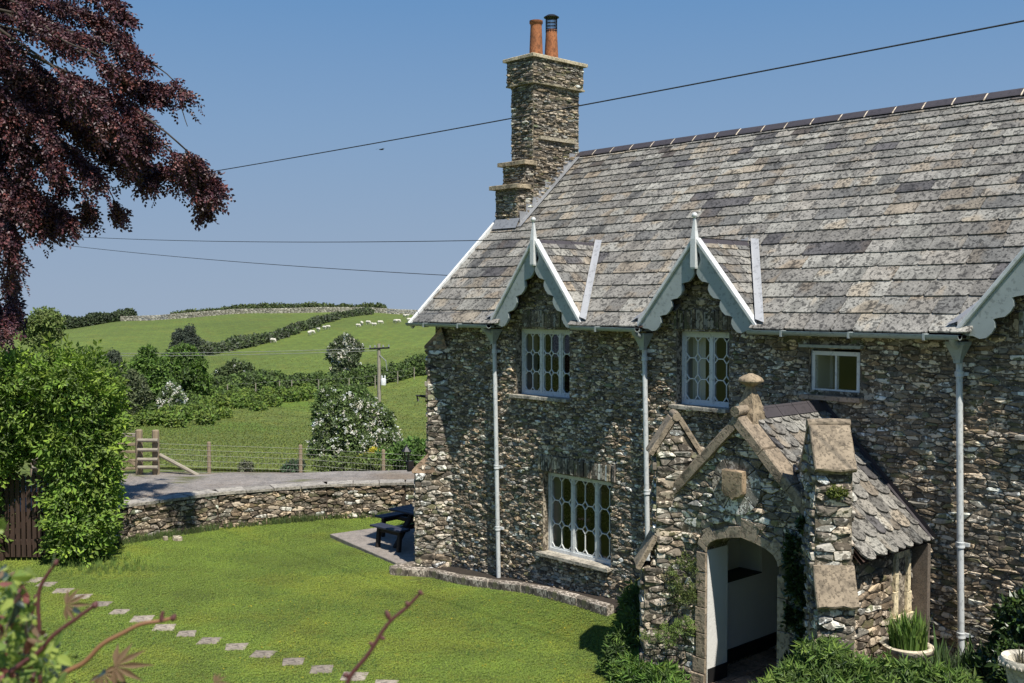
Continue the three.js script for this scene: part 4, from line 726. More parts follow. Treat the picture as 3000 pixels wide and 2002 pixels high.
{ // one sheet to the horizon: fields and hill, the bank under the viewer, the hollow under the lawn
  const rhos = [0.2, 1.5, 2.6, 3.4, 4.2, 5.2, 6.4, 7.6, 9]; for (let r = 12; r < 30; r += 1) rhos.push(r); for (let r = 30; r < 720; r *= 1.03) rhos.push(r); rhos.push(900, 1400);
  const azs = []; for (let a = -Math.PI; a < Math.PI - 0.001; a += (a > -0.6 && a < 0.05) ? 0.0055 : 0.09) azs.push(a);
  const pos = [], uv = [], col = [], idx = [];
  for (const r of rhos) for (const a of azs) {
    const x = EYE.x + r * (Math.cos(a) * FWD.x + Math.sin(a) * RIGHT.x), z = EYE.z + r * (Math.cos(a) * FWD.z + Math.sin(a) * RIGHT.z), y = landY(x, z), b = bearing(x, z);
    pos.push(x, y, z); uv.push(x / 5 + 0.3 * y, z / 5);
    // what grows there: close grass above the hedges, ranker grass and bracken below
    const n = fbm(x * 0.03, z * 0.03, 5), m = fbm(x * 0.15, z * 0.15, 6), f = fbm(x * 0.6, z * 0.6, 8);
    let c = [0.165, 0.225, 0.036];
    const rough = sstep(100, 60, b.d) , bracken = sstep(0.52, 0.62, m) * sstep(120, 70, b.d) * sstep(36, 55, b.d);
    c = [lerp(c[0], 0.17, rough), lerp(c[1], 0.215, rough), lerp(c[2], 0.036, rough)];
    c = [lerp(c[0], 0.14, bracken * 0.8), lerp(c[1], 0.24, bracken * 0.8), lerp(c[2], 0.018, bracken * 0.8)];
    const dry = sstep(0.55, 0.75, f) * 0.4, q = fbm(x * 0.09 + 4, z * 0.09, 15), k = 0.55 + 0.5 * n + 0.42 * q; c = [c[0] * k * (1 + 0.35 * dry), c[1] * k, c[2] * k];
    col.push(...c);
  }
  const n = azs.length; for (let i = 0; i + 1 < rhos.length; i++) for (let j = 0; j < n; j++) { const k = (j + 1) % n, a = i * n + j, b = i * n + k, c = a + n, d = b + n; idx.push(a, c, b, b, c, d); }
  const g = new THREE.BufferGeometry(); g.setAttribute('position', new THREE.Float32BufferAttribute(pos, 3)); g.setAttribute('uv', new THREE.Float32BufferAttribute(uv, 2)); g.setAttribute('color', new THREE.Float32BufferAttribute(col, 3)); g.setIndex(idx); g.computeVertexNormals();
  structure(mesh('ground', g, M.field, scene));
}
function sheet(x0, x1, z0, z1, step, yf, cf, uvk = 1) {
  const nx = Math.ceil((x1 - x0) / step), nz = Math.ceil((z1 - z0) / step), pos = [], uv = [], col = [], idx = [];
  for (let j = 0; j <= nz; j++) for (let i = 0; i <= nx; i++) { const x = lerp(x0, x1, i / nx), z = lerp(z0, z1, j / nz); pos.push(x, yf(x, z), z); uv.push(x * uvk, z * uvk); col.push(...(cf?.(x, z) ?? [1, 1, 1])); }
  for (let j = 0; j < nz; j++) for (let i = 0; i < nx; i++) { const a = j * (nx + 1) + i, c = a + nx + 1; idx.push(a, c, a + 1, a + 1, c, c + 1); }
  const g = new THREE.BufferGeometry(); g.setAttribute('position', new THREE.Float32BufferAttribute(pos, 3)); g.setAttribute('uv', new THREE.Float32BufferAttribute(uv, 2)); g.setAttribute('color', new THREE.Float32BufferAttribute(col, 3)); g.setIndex(idx); g.computeVertexNormals(); return g;
}
const STEPS = [];
const WALL = [V(-5.05, 0, 4.55), V(-5.5, 0, 3.2), V(-5.52, 0, 1.28), V(-4.85, 0, -0.9), V(-3.9, 0, -2.28), V(-2.2, 0, -4.3), V(0.5, 0, -6.6)];
const wallX = z => { for (let i = 0; i + 1 < WALL.length; i++) if (z <= WALL[i].z && z >= WALL[i + 1].z) { const t = (z - WALL[i].z) / (WALL[i + 1].z - WALL[i].z); return lerp(WALL[i].x, WALL[i + 1].x, t); } return z > WALL[0].z ? -5.0 - (z - 4.55) * 1.1 : 0.5; };
const lawnCol = (x, z) => { const n = fbm(x * 0.55, z * 0.55, 3), m = fbm(x * 2.2, z * 2.2, 4), y = sstep(0.5, 0.68, fbm(x * 0.9 + 9, z * 0.9, 12)); const k = 0.8 + 0.42 * (n - 0.5) + 0.26 * (m - 0.5) + 0.04 * Math.sin((x * 0.5 + z) * 5.2); return [(0.195 + 0.04 * y) * k, (0.27 + 0.02 * y) * k, 0.036 * k]; };
structure(mesh('lawn', sheet(-7.2, 13, -4.5, 9.2, 0.2, (x, z) => { const o = wallX(z) - 0.1 - x; return o > 0 ? lawnY(x, z) - Math.min(o * 2, 0.28) : lawnY(x, z); }, lawnCol, 1 / 2.4), M.grass, scene));
{ // gravel track behind the garden wall, up to the wire fence
  const A = [V(-7.5, 0, 6.6), V(-5.7, 0, 4.4), V(-5.85, 0, 3.2), V(-5.87, 0, 1.2), V(-5.17, 0, -1.05), V(-4.15, 0, -2.5), V(-2.4, 0, -4.6), V(0.4, 0, -6.9)], Bq = [-450, -60, 120, 300, 480, 690, 880, 1050].map((px, i) => sight(px, 697, [22.5, 23.4, 24.2, 24.4, 24.8, 25.2, 25.6, 26][i]));
  const pos = [], uv = [], idx = [], tc = [], N = 56, Mm = 22, on = (P, t) => { const k = Math.min(Math.floor(t * (P.length - 1)), P.length - 2), f = t * (P.length - 1) - k; return P[k].clone().lerp(P[k + 1], f); };
  for (let i = 0; i <= N; i++) for (let j = 0; j <= Mm; j++) { const t = i / N, a = on(A, t), b = on(Bq, t), s = j / Mm, p = a.lerp(b, s); p.y = lerp(0.735, landY(p.x, p.z) + 0.03, sstep(0.6, 1, s)) + 0.035 * (fbm(p.x * 1.5, p.z * 1.5, 2) - 0.5) * Math.min(1, s * 8); pos.push(p.x, p.y, p.z); uv.push(p.x / 2, p.z / 2); const br = sstep(0.5, 0.7, fbm(p.x * 0.8, p.z * 0.8, 44) + 0.1 * sstep(0.75, 1, s)), gr = sstep(0.62, 0.72, fbm(p.x * 1.1 + 7, p.z * 1.1, 45) + 0.14 * sstep(0.8, 1, s)), kk = 0.85 + 0.3 * fbm(p.x * 3, p.z * 3, 46); tc.push(lerp(lerp(1, 0.82, br), 0.42, gr) * kk, lerp(lerp(1, 0.72, br), 0.5, gr) * kk, lerp(lerp(1, 0.6, br), 0.14, gr) * kk); }
  for (let i = 0; i < N; i++) for (let j = 0; j < Mm; j++) { const a = i * (Mm + 1) + j, c = a + Mm + 1; idx.push(a, a + 1, c, a + 1, c + 1, c); }
  const g = new THREE.BufferGeometry(); g.setAttribute('position', new THREE.Float32BufferAttribute(pos, 3)); g.setAttribute('uv', new THREE.Float32BufferAttribute(uv, 2)); g.setAttribute('color', new THREE.Float32BufferAttribute(tc, 3)); g.setIndex(idx); g.computeVertexNormals();
  structure(mesh('track', g, M.gravel, scene));
}
structure(mesh('patio', (() => { const G = new Geo(), y = 0.06; const ol = [[-3.25, 0.06], [-0.5, 0.5], [-0.1, 0.2], [-0.1, -4.4], [-1.9, -4.2], [-3.1, -1.2]]; G.plate(new Basis(V(0, -0.1, 0), V(1, 0, 0), V(0, 0, 1), V(0, 1, 0)), ol, 0, 0.1 + y, undefined, 0.01); return G.build(); })(), M.paving, scene));
{ // path of square stepping stones across the lawn
  const p = structure(new THREE.Group()); STEPS.length = 0; p.name = 'stepping_stone_path'; scene.add(p);
  const px = [[54, 1330], [75, 1329], [105, 1339], [143, 1354], [187, 1367], [232, 1384], [274, 1401], [325, 1417], [377, 1436], [427, 1450], [480, 1466], [542, 1480], [603, 1498], [672, 1515], [738, 1532], [812, 1550], [884, 1568], [965, 1590]], R = rng(12);
  for (const [x, y] of px) { const a = sight(x, y, 1), dir = a.clone().sub(EYE), q = EYE.clone().addScaledVector(dir, -(EYE.y - 0.02) / dir.y), s = 0.125 + 0.03 * R(), t = 0.75 + (R() - 0.5) * 0.3, G = new Geo(), j = () => (R() - 0.5) * 0.03, c = Math.cos(t), n = Math.sin(t);
    STEPS.push([q.x, q.z]); const k = 0.75 + 0.4 * R(); G.plate(new Basis(V(q.x, lawnY(q.x, q.z) - 0.042, q.z), V(c, 0, n), V(-n, 0, c), V(0, 1, 0)), [[-s + j(), -s + j()], [s + j(), -s + j()], [s + j(), s + j()], [-s + j(), s + j()]], 0, 0.055, [0.42 * k, 0.37 * k, 0.32 * k], 0.008); mesh('paving_stone', G.build(), M.sand, p); }
}
{ // rubble garden wall with a coping of flat slabs
  const w = thing('garden_wall', 'low brown rubble garden wall with flat grey coping holding up the gravel track', 'wall');
  const faces = [], core = new Geo(), H = 0.735, R = rng(6);
  for (let i = 0; i + 1 < WALL.length; i++) { const a = WALL[i], b = WALL[i + 1], d = b.clone().sub(a), L = d.length(), n = V(-d.z, 0, d.x).normalize(), back = n.clone().multiplyScalar(-0.34), up = V(0, H, 0), q = v => v.clone().add(V(0, -0.25, 0));
    core.quad(q(a), q(b), b.clone().add(up), a.clone().add(up)); core.quad(q(a).add(back), q(b).add(back), b.clone().add(up).add(back), a.clone().add(up).add(back)); core.quad(a.clone().add(up), b.clone().add(up), b.clone().add(up).add(back), a.clone().add(up).add(back));
    faces.push({ B: new Basis(a.clone().addScaledVector(n, 0.004), d, V(0, 1, 0), n), outline: rect(0, -0.12, L, H - 0.045), h: [0.05, 0.12], len: [0.1, 0.34], pal: stonePal.garden, seed: 71 + i, proud: [0.01, 0.06], hide: p => bearing(p.x, p.z).px > 965 || bearing(p.x, p.z).px < 270 });
    const m = Math.max(1, Math.round(L / 0.62)); for (let k = 0; k < m; k++) { const G = new Geo(), u0 = k / m * L + 0.006, u1 = (k + 1) / m * L - 0.006, e = () => 0.045 + 0.03 * R(), kk = 0.85 + 0.3 * R(); G.plate(new Basis(V(a.x, H - 0.045, a.z), d, n, V(0, 1, 0)), [[u0, e()], [(u0 + u1) / 2, e()], [u1, e()], [u1, -0.4], [u0, -0.4]], 0, 0.05 + 0.015 * R(), [0.42 * kk, 0.4 * kk, 0.37 * kk], 0.008); mesh('coping_slab', G.build(), M.sand, w); } }
  mesh('core', core.build(), M.earth, w); masonry(w, faces, 260, { seed: 37 });
}
{ // concrete edging along the foot of the house
  const pts = [V(-0.05, 0, 0.42), V(-0.05, 0, 0.92), V(0.5, 0, 0.5), V(2.7, 0, 0.42), V(4.6, 0, 0.55)], k = thing('stone_edging', 'low lichen-grey kerb edging the lawn at the foot of the farmhouse wall', 'kerb'), R = rng(3);
  for (let i = 0; i + 1 < pts.length; i++) { const a = pts[i], b = pts[i + 1], L = a.distanceTo(b), n = Math.max(1, Math.round(L / 0.75)); for (let j = 0; j < n; j++) { const p = a.clone().lerp(b, j / n + 0.004), q = a.clone().lerp(b, (j + 1) / n - 0.004); p.y = lawnY(p.x, p.z) + 0.05 + 0.01 * R(); q.y = lawnY(q.x, q.z) + 0.05 + 0.01 * R(); const G = new Geo(), c = 0.8 + 0.3 * R(); G.beam(p, q, 0.13 + 0.02 * R(), 0.17, [0.62 * c, 0.54 * c, 0.47 * c]); mesh('edging_stone', G.build(), M.stone, k); } }
  const pts2 = new Geo(); pts2.quad(V(0, 0.03, 0.35), V(0.5, 0.06, 0.45), V(0.5, 0.09, 0), V(0, 0.05, 0)); pts2.quad(V(0.5, 0.06, 0.45), V(4.6, 0.26, 0.5), V(4.6, 0.3, 0), V(0.5, 0.09, 0)); structure(mesh('soil', pts2.build(), M.soil, scene));
}
{ // soil of the flower bed right of the porch
  structure(mesh('soil', sheet(8.75, 13, 0.1, 3.4, 0.25, (x, z) => 0.6 * sstep(8.6, 9.3, x) * sstep(3.4, 2.2, z) - 0.05 + 0.08 * fbm(x * 3, z * 3, 2), null, 0.5), M.soil, scene));
}

// ---------------------------------------------------------------- foliage tools
const leafShape = (G, o, d, n, L, W, col, fold = 0.25) => { const s = d.clone().cross(n).normalize(), up = s.clone().cross(d).normalize(), m = o.clone().addScaledVector(d, L * 0.45), t = o.clone().addScaledVector(d, L).addScaledVector(up, -L * 0.12); const a = m.clone().addScaledVector(s, W / 2).addScaledVector(up, W * fold), b = m.clone().addScaledVector(s, -W / 2).addScaledVector(up, W * fold); G.tri(o, a, t, col); G.tri(o, t, b, col); };
const rdir = R => { const z = R() * 2 - 1, a = R() * 2 * Math.PI, r = Math.sqrt(1 - z * z); return V(r * Math.cos(a), z, r * Math.sin(a)); };
function clusterGeo(k, L, W, seed, spread = 0.6, upness = 0.4) { const G = new Geo(), R = rng(seed); for (let i = 0; i < k; i++) { const d = rdir(R); d.y += upness * (R() - 0.2); d.normalize(); const n = rdir(R); n.y += 0.9; leafShape(G, rdir(R).multiplyScalar(spread * R()), d, n.normalize(), L * (0.7 + 0.6 * R()), W * (0.7 + 0.6 * R())); } return G.build(); }
function sprigGeo(k, L, W, seed, droop = 0) { const G = new Geo(), R = rng(seed); let p = V(0, 0, 0), d = V(0, 0, 1); for (let i = 0; i < k; i++) { const s = i % 2 ? 1 : -1; leafShape(G, p.clone(), V(s * 0.8, -droop + (R() - 0.5) * 0.5, 0.6).normalize(), V((R() - 0.5) * 0.8, 1, (R() - 0.5) * 0.8).normalize(), L * (0.75 + 0.5 * R()), W * (0.8 + 0.4 * R())); p = p.addScaledVector(d, 1 / k); d.y -= droop * 0.12; d.normalize(); } leafShape(G, p, d, V(0, 1, 0.1).normalize(), L, W); return G.build(); }
function palmGeo(seed) { const G = new Geo(), R = rng(seed); for (let i = 0; i < 7; i++) { const a = (i - 3) * 0.5; leafShape(G, V(0, 0, 0), V(Math.sin(a), -0.15 * R(), Math.cos(a)).normalize(), V(0, 1, 0), (1 - Math.abs(i - 3) * 0.13), 0.17, undefined, 0.15); } return G.build(); }
function bladesGeo(k, h, w, seed, spread = 0.3, bend = 0.35) { const G = new Geo(), R = rng(seed); for (let i = 0; i < k; i++) { const a = R() * 2 * Math.PI, o = V(Math.cos(a) * spread * R(), 0, Math.sin(a) * spread * R()), l = V(Math.cos(a + R()), 0, Math.sin(a + R())), H = h * (0.55 + 0.6 * R()), b = bend * (0.3 + R()), s = V(-l.z, 0, l.x).multiplyScalar(w / 2), m = o.clone().add(V(0, H * 0.6, 0)).addScaledVector(l, b * H * 0.3), t = o.clone().add(V(0, H, 0)).addScaledVector(l, b * H); G.quad(o.clone().sub(s), o.clone().add(s), m.clone().addScaledVector(s, 0.8), m.clone().addScaledVector(s, -0.8)); G.tri(m.clone().addScaledVector(s, -0.8), m.clone().addScaledVector(s, 0.8), t); } return G.build(); }
const _m = new THREE.Matrix4(), _q = new THREE.Quaternion(), _c = new THREE.Color(), _z = V(0, 0, 1);
function leaves(name, parent, geo, material, items, label) { // items: { p, s, d: facing or growing direction, roll, c }
  const o = shadowed(new THREE.InstancedMesh(geo, material, items.length)); o.name = parent === scene ? numbered(name) : name; if (label) o.userData.label = label;
  items.forEach((t, i) => { _q.setFromUnitVectors(_z, t.d); if (t.roll) _q.multiply(new THREE.Quaternion().setFromAxisAngle(_z, t.roll)); if (t.q) _q.copy(t.q); _m.compose(t.p, _q, V(t.s, t.s * (t.sy ?? 1), t.s)); o.setMatrixAt(i, _m); o.setColorAt(i, _c.setRGB(...t.c)); });
  parent.add(o); return o;
}
const tint = (c, R, v = 0.5, h = 0.15) => { const k = 1 - v / 2 + v * R(), j = (R() - 0.5) * h; return [c[0] * k * (1 + j), c[1] * k, c[2] * k * (1 - j)]; };
function blobs(list, n, R, { c, c2, v = 0.6, s = [0.1, 0.2], rough = 0.25, shell = 0.55, up = 0.3, seed = 0, keep } = {}) { // leaf places through a few lobes
  const tot = list.reduce((a, b) => a + b.r ** 2 * (b.w ?? 1), 0), out = [];
  for (const e of list) { const k = Math.round(n * e.r ** 2 * (e.w ?? 1) / tot); for (let i = 0; i < k; i++) {
    const d = rdir(R), lump = 1 + rough * 2 * (fbm(d.x * 2.6 + e.c.x * 3 + 9, d.y * 2.6 + d.z * 2.1 + e.c.z * 3, seed, 3) - 0.5), rr = e.r * lump * (shell + (1 - shell) * Math.sqrt(R())) * (R() < 0.06 ? 1.12 : 1), p = e.c.clone().add(V(d.x * rr, d.y * rr * (e.ky ?? 1), d.z * rr));
    if (p.y < (e.floor ?? -1e9) || keep?.(p, d) === false) continue;
    const f = d.clone().add(rdir(R).multiplyScalar(0.8)); f.y += up; out.push({ p, s: lerp(s[0], s[1], R()), d: f.normalize(), roll: R() * 6.28, c: tint(c2 && R() < 0.3 ? c2 : c, R, v) }); } }
  return out;
}
const cl1 = clusterGeo(7, 0.9, 0.42, 1), cl2 = clusterGeo(9, 0.75, 0.5, 2, 0.8), cl3 = clusterGeo(12, 0.5, 0.34, 3, 0.9), palm = palmGeo(4), beechSprig = sprigGeo(5, 0.42, 0.29, 5, 0.5), ashSprig = sprigGeo(6, 0.4, 0.2, 6, 0.25), lance = clusterGeo(6, 1.1, 0.2, 7, 0.3, 1.0), flowerGeo = clusterGeo(8, 0.55, 0.5, 8, 0.55);
function limb(parent, pts, r0, r1, m = M.bark, name = 'branch', seg = 7) { const c = new THREE.CatmullRomCurve3(pts), n = Math.max(6, pts.length * 4), P = c.getPoints(n), G = new Geo(); G.tube(P, P.map((_, i) => lerp(r0, r1, i / n)), seg); return mesh(name, G.build(true), m, parent); }

// ---------------------------------------------------------------- garden things
{ // picket gate and its posts
  const a = sight(12, 1290, 18.95), b = sight(112, 1296, 18.95); a.y = b.y = 0.03; const d = b.clone().sub(a), L = d.length(), n = V(-d.z, 0, d.x).normalize(), B = new Basis(a, d, V(0, 1, 0), n);
  const g = thing('picket_gate', 'dark brown wooden picket gate below the leafy arch', 'gate'), k = 8, w = L / k;
  for (let i = 0; i < k; i++) { const G = new Geo(), x = (i + 0.5) * w, h = 1.5 + 0.16 * Math.abs(i - (k - 1) / 2) / (k / 2), q = w * 0.36; G.plate(B, [[x - q, 0.04], [x + q, 0.04], [x + q, h - 0.05], [x, h], [x - q, h - 0.05]], 0, 0.025, undefined, 0.004); for (let j = 0; j < G.t.length; j++) G.t[j] += i * 0.37; mesh('picket', G.build(), M.brownWood, g); }
  for (const y of [0.3, 1.15]) { const G = new Geo(); G.beam(B.at(0, y, -0.03), B.at(L, y, -0.03), 0.05, 0.1); mesh('rail', G.build(), M.brownWood, g); }
  { const G = new Geo(); G.beam(B.at(0.04, 0.34, -0.025), B.at(L - 0.04, 1.1, -0.025), 0.04, 0.08); mesh('brace', G.build(), M.brownWood, g); }
  for (const x of [-0.09, L + 0.09]) { const p = new Geo(); p.beam(B.at(x, -0.1, -0.02), B.at(x, 1.65, -0.02), 0.12, 0.12, undefined, n); mesh('gate_post', p.build(), M.brownWood, g); }
}
{ // arch of climber over the gate
  const t = thing('climber_arch', 'bright green leafy climber trained as an arch over the picket gate', 'climbing plant'), R = rng(21), L = [];
  const add = (px, py, d, r, ky = 1, w = 1) => { const c = sight(px > 180 ? px - 12 : px, py < 970 ? py + 32 : py, d); L.push({ c, r, ky, w, floor: 0.02 }); };
  for (const [px, py, r] of [[190, 1240, 0.36], [195, 1190, 0.46], [195, 1120, 0.52], [202, 1060, 0.46], [200, 1010, 0.54], [203, 950, 0.48], [190, 900, 0.62], [205, 850, 0.46], [150, 850, 0.55], [90, 880, 0.58], [40, 870, 0.6], [-20, 900, 0.62], [20, 945, 0.48], [80, 935, 0.46], [130, 950, 0.45], [150, 990, 0.3], [-60, 980, 0.6], [-70, 1100, 0.6], [-80, 1220, 0.6], [-15, 1040, 0.32], [165, 1230, 0.3], [218, 1210, 0.28], [212, 1130, 0.32], [60, 838, 0.3], [130, 832, 0.26]]) { add(px, py, 18.9 + (R() - 0.5) * 0.3, r); add(px + (R() - 0.5) * 30, py + (R() - 0.5) * 30, 19.6, r * 0.9); }
  leaves('foliage', t, ashSprig, M.leaf, blobs(L, 13000, R, { c: [0.15, 0.25, 0.022], c2: [0.22, 0.33, 0.03], v: 0.9, s: [0.16, 0.32], rough: 0.42, shell: 0.5, up: -0.1 }));
  for (const px of [140, 200]) limb(t, [sight(px, 1290, 19.3), sight(px + 10, 1150, 19.3), sight(px - 5, 1000, 19.3), sight(px - 50, 880, 19.3)].map((p, i) => (i ? p : p.setY(0))), 0.05, 0.025, M.bark, 'stem');
  const w = [], gg = sight(215, 1285, 18.6); for (let i = 0; i < 150; i++) { const p = gg.clone().add(V((R() - 0.5) * 1.6, 0, (R() - 0.5) * 0.8)).addScaledVector(RIGHT, (R() - 0.5)); p.y = 0.02; w.push({ p, s: 0.05 + 0.1 * R(), d: V(0, 0, 1), q: new THREE.Quaternion().setFromAxisAngle(V(0, 1, 0), R() * 6), c: tint([0.14, 0.22, 0.03], R) }); }
  stuff(leaves('grass_tufts', scene, bladesGeo(9, 1, 0.07, 33), M.leaf, w)).userData.label = 'long uncut grass at the foot of the leafy arch'; scene.children.at(-1).userData.category = 'grass';
}
{ // picnic table with four benches
  const c = V(-1.45, 0.06, -0.93), t = thing('picnic_table', 'dark blue wooden picnic table with benches, half hidden by the house corner', 'picnic table', undefined, [c.x, c.y, c.z], 0.06), w = 0.52;
  for (let i = 0; i < 7; i++) { const G = new Geo(), z = -w + (i + 0.5) * 2 * w / 7; G.beam(V(-w, 0.62, z), V(w, 0.62, z), 2 * w / 7 - 0.012, 0.035); mesh('top_board', G.build(), M.navy, t); }
  for (let k = 0; k < 4; k++) { const a = k * Math.PI / 2, r = (x, y, z) => V(x, y, z).applyAxisAngle(V(0, 1, 0), a); for (const o of [0.83, 0.97]) { const G = new Geo(); G.beam(r(-0.42, 0.4, o), r(0.42, 0.4, o), 0.13, 0.035); mesh('seat_board', G.build(), M.navy, t); }
    for (const x of [-0.3, 0.3]) { const G = new Geo(); G.beam(r(x, 0.0, 0.94), r(x, 0.38, 0.9), 0.08, 0.08, undefined, r(1, 0, 0)); mesh('bench_leg', G.build(), M.darkLeg, t); } const G = new Geo(); G.beam(r(-0.3, 0.33, 0.9), r(0.3, 0.33, 0.9), 0.05, 0.08); G.beam(r(0, 0.34, 0.9), r(0, 0.34, 0.2), 0.06, 0.08); mesh('bench_rail', G.build(), M.darkLeg, t);
    const Q = new Geo(); Q.beam(r(0, 0, 0.78), r(0, 0.6, 0.32), 0.08, 0.08, undefined, r(1, 0, 0)); mesh('table_leg', Q.build(), M.darkLeg, t); }
}
{ // lantern on the corner buttress
  const p = V(-0.4, 1.8, 0.33), t = thing('wall_lantern', 'black iron lantern on a bracket on the left edge of the farmhouse', 'lantern', undefined, [p.x, p.y, p.z]);
  const b = new Geo(); b.tube([V(0.15, -0.04, 0.02), V(0.06, -0.03, 0.01), V(0, -0.02, 0), V(0, 0.02, 0)], 0.016, 6); b.box(0.12, -0.12, -0.04, 0.16, 0.06, 0.08); mesh('bracket', b.build(), M.iron, t);
  const f = new Geo(); for (let i = 0; i < 6; i++) { const a = i / 6 * 2 * Math.PI; f.tube([V(Math.cos(a) * 0.045, 0.04, Math.sin(a) * 0.045), V(Math.cos(a) * 0.075, 0.21, Math.sin(a) * 0.075)], 0.008, 5); } f.lathe(V(0, 0, 0), [[0.001, 0.02], [0.05, 0.03], [0.05, 0.045], [0.001, 0.045]], 6); mesh('cage', f.build(), M.iron, t);
  const l = new Geo(); l.lathe(V(0, 0, 0), [[0.088, 0.205], [0.092, 0.215], [0.06, 0.25], [0.03, 0.285], [0.012, 0.3], [0.018, 0.32], [0.001, 0.335]], 6); mesh('lid', l.build(), M.iron, t);
  const g = new Geo(); g.lathe(V(0, 0, 0), [[0.043, 0.045], [0.072, 0.205]], 6); mesh('pane', g.build(), M.glass, t);
}
// ---------------------------------------------------------------- fences by the track
const post = (name, parent, px, pyTop, pyBot, d, r, m = M.wood) => { const b = sight(px, pyBot + 6, d), t = sight(px, pyTop, d); t.x = b.x; t.z = b.z; const G = new Geo(); G.tube([b, b.clone().lerp(t, 0.5), t.clone().add(V(0, -0.02, 0)), t], [r, r * 0.97, r * 0.95, r * 0.7], 9); return mesh(name, G.build(), m, parent); };
{
  const g = thing('field_gate', 'pale wooden five-bar gate between two ladder-like fence panels by the track', 'gate'), d = 24.4, bar = (a, b, h, m = M.greyWood) => { const G = new Geo(); G.beam(sight(...a, d), sight(...b, d), 0.05, h); mesh('rail', G.build(), m, g); };
  for (const [y, h] of [[1000, 0.09], [1021, 0.07], [1038, 0.06], [1058, 0.06], [1076, 0.06]]) bar([128, y], [316, y - 1], h, y < 1010 ? M.greyWood : M.wood); bar([215, 1005], [316, 1070], 0.08, M.wood); bar([135, 1075], [228, 1005], 0.07, M.wood);
}
for (const [a, b, s, lab] of [[320, 358, 1, 'ladder-like rung panel of two stout posts right of the field gate'], [78, 118, -1, 'ladder-like rung panel of two stout posts seen through the leafy arch']]) {
  const t = thing('rung_fence', lab, 'fence panel', 'rung panels flanking the field gate'), d = 24.35;
  post('fence_post', t, a, 986, 1086, d, 0.085); post('fence_post', t, b, 987, 1086, d, 0.085);
  for (const y of [1011, 1033, 1055, 1073]) { const G = new Geo(); G.tube([sight(a - 4, y, d - 0.13), sight(b + 4, y, d - 0.13)], 0.042, 8); mesh('rung', G.build(), M.greyWood, t); }
  const G = new Geo(); if (s > 0) G.tube([sight(366, 1044, d), sight(455, 1092, d)], 0.045, 8); else G.tube([sight(70, 1026, d), sight(22, 1046, d)], 0.045, 8); mesh('strut', G.build(), M.greyWood, t);
}
{
  const t = thing('wire_fence', 'post and wire stock fence along the far edge of the gravel track', 'fence');
  const ps = [[480, 1014, 1093, 24.6], [690, 1021, 1101, 25.1], [880, 1032, 1120, 25.5], [1075, 1042, 1132, 25.9]]; for (const p of ps) post('fence_post', t, p[0], p[1], p[2], p[3], 0.047);
  const all = [[360, 1010, 1086, 24.4], ...ps, ]; for (const f of [0.06, 0.22, 0.38, 0.55, 0.72, 0.9]) { const G = new Geo(), P = all.map(p => sight(p[0], lerp(p[1] + 4, p[2], f), p[3] - 0.05)); G.tube(P, 0.0028, 4); mesh('wire', G.build(), M.fenceWire, t); }
  const G = new Geo(); for (let i = 0; i + 1 < all.length; i++) for (let k = 0; k < 26; k++) { const s = k / 26, q = f => sight(lerp(all[i][0], all[i + 1][0], s), lerp(lerp(all[i][1], all[i][2], f), lerp(all[i + 1][1], all[i + 1][2], f), s), lerp(all[i][3], all[i + 1][3], s) - 0.05); G.tube([q(0.3), q(0.96)], 0.0012, 3); } stuff(mesh('mesh_wires', G.build(), M.fenceWire, t));
}
{ // fence below the middle hedge
  const t = thing('field_fence', 'line of thin weathered posts below the long middle hedge', 'fence'), ps = [[520, 77], [585, 78], [640, 79], [668, 80], [730, 81], [800, 83], [860, 85], [912, 87], [950, 89]]; const tops = [];
  for (const [px, d] of ps) { const b = onLand(px, d), G = new Geo(); G.tube([b.clone().add(V(0, -0.1, 0)), b.clone().add(V(0, 1.0, 0))], 0.04, 6); mesh('fence_post', G.build(), M.greyWood, t); tops.push(b); }
  for (const h of [0.5, 1.0]) { const G = new Geo(); G.tube(tops.map(p => p.clone().add(V(0, h, 0))), 0.004, 4); mesh('wire', G.build(), M.fenceWire, t); }
}
{ // pole with crossarm, insulators and transformer
  const d = 57, b = onLand(869, d), top = sight(868, 800, d).y, H = top - b.y, t = thing('utility_pole', 'wooden utility pole with crossarm and grey transformer in the field', 'utility pole', undefined, [b.x, b.y, b.z], Math.atan2(-RIGHT.z, RIGHT.x));
  const G = new Geo(); G.tube([V(0, -0.3, 0), V(0, H * 0.5, 0), V(0, H + 0.25, 0)], [0.11, 0.1, 0.085], 10); mesh('pole', G.build(true), M.greyWood, t);
  const a = new Geo(); a.beam(V(-0.5, H - 0.02, 0.08), V(0.58, H + 0.04, 0.08), 0.08, 0.09); mesh('crossarm', a.build(), M.iron, t);
  for (const x of [-0.46, -0.2, 0.24, 0.54]) { const i = new Geo(); i.lathe(V(x, H + 0.05 + x * 0.04, 0.1), [[0.02, 0], [0.05, 0.04], [0.03, 0.07], [0.045, 0.1], [0.001, 0.14]], 8); mesh('insulator', i.build(true), M.lead, t); }
  const s = new Geo(); s.beam(V(0.05, H - 0.35, 0.1), V(0.4, H - 0.68, 0.1), 0.045, 0.045); s.beam(V(0.38, H - 0.68, 0.1), V(0.44, H - 1.2, 0.1), 0.035, 0.035); mesh('stay_arm', s.build(), M.lead, t);
  const x = new Geo(); x.lathe(V(0.25, H - 1.95, 0.12), [[0.001, 0], [0.14, 0], [0.14, 0.32], [0.09, 0.37], [0.001, 0.37]], 12); for (const q of [-0.08, 0.08]) x.lathe(V(0.25 + q, H - 1.59, 0.12), [[0.03, 0], [0.05, 0.08], [0.02, 0.16], [0.001, 0.16]], 8); mesh('transformer', x.build(true), M.white, t);
}
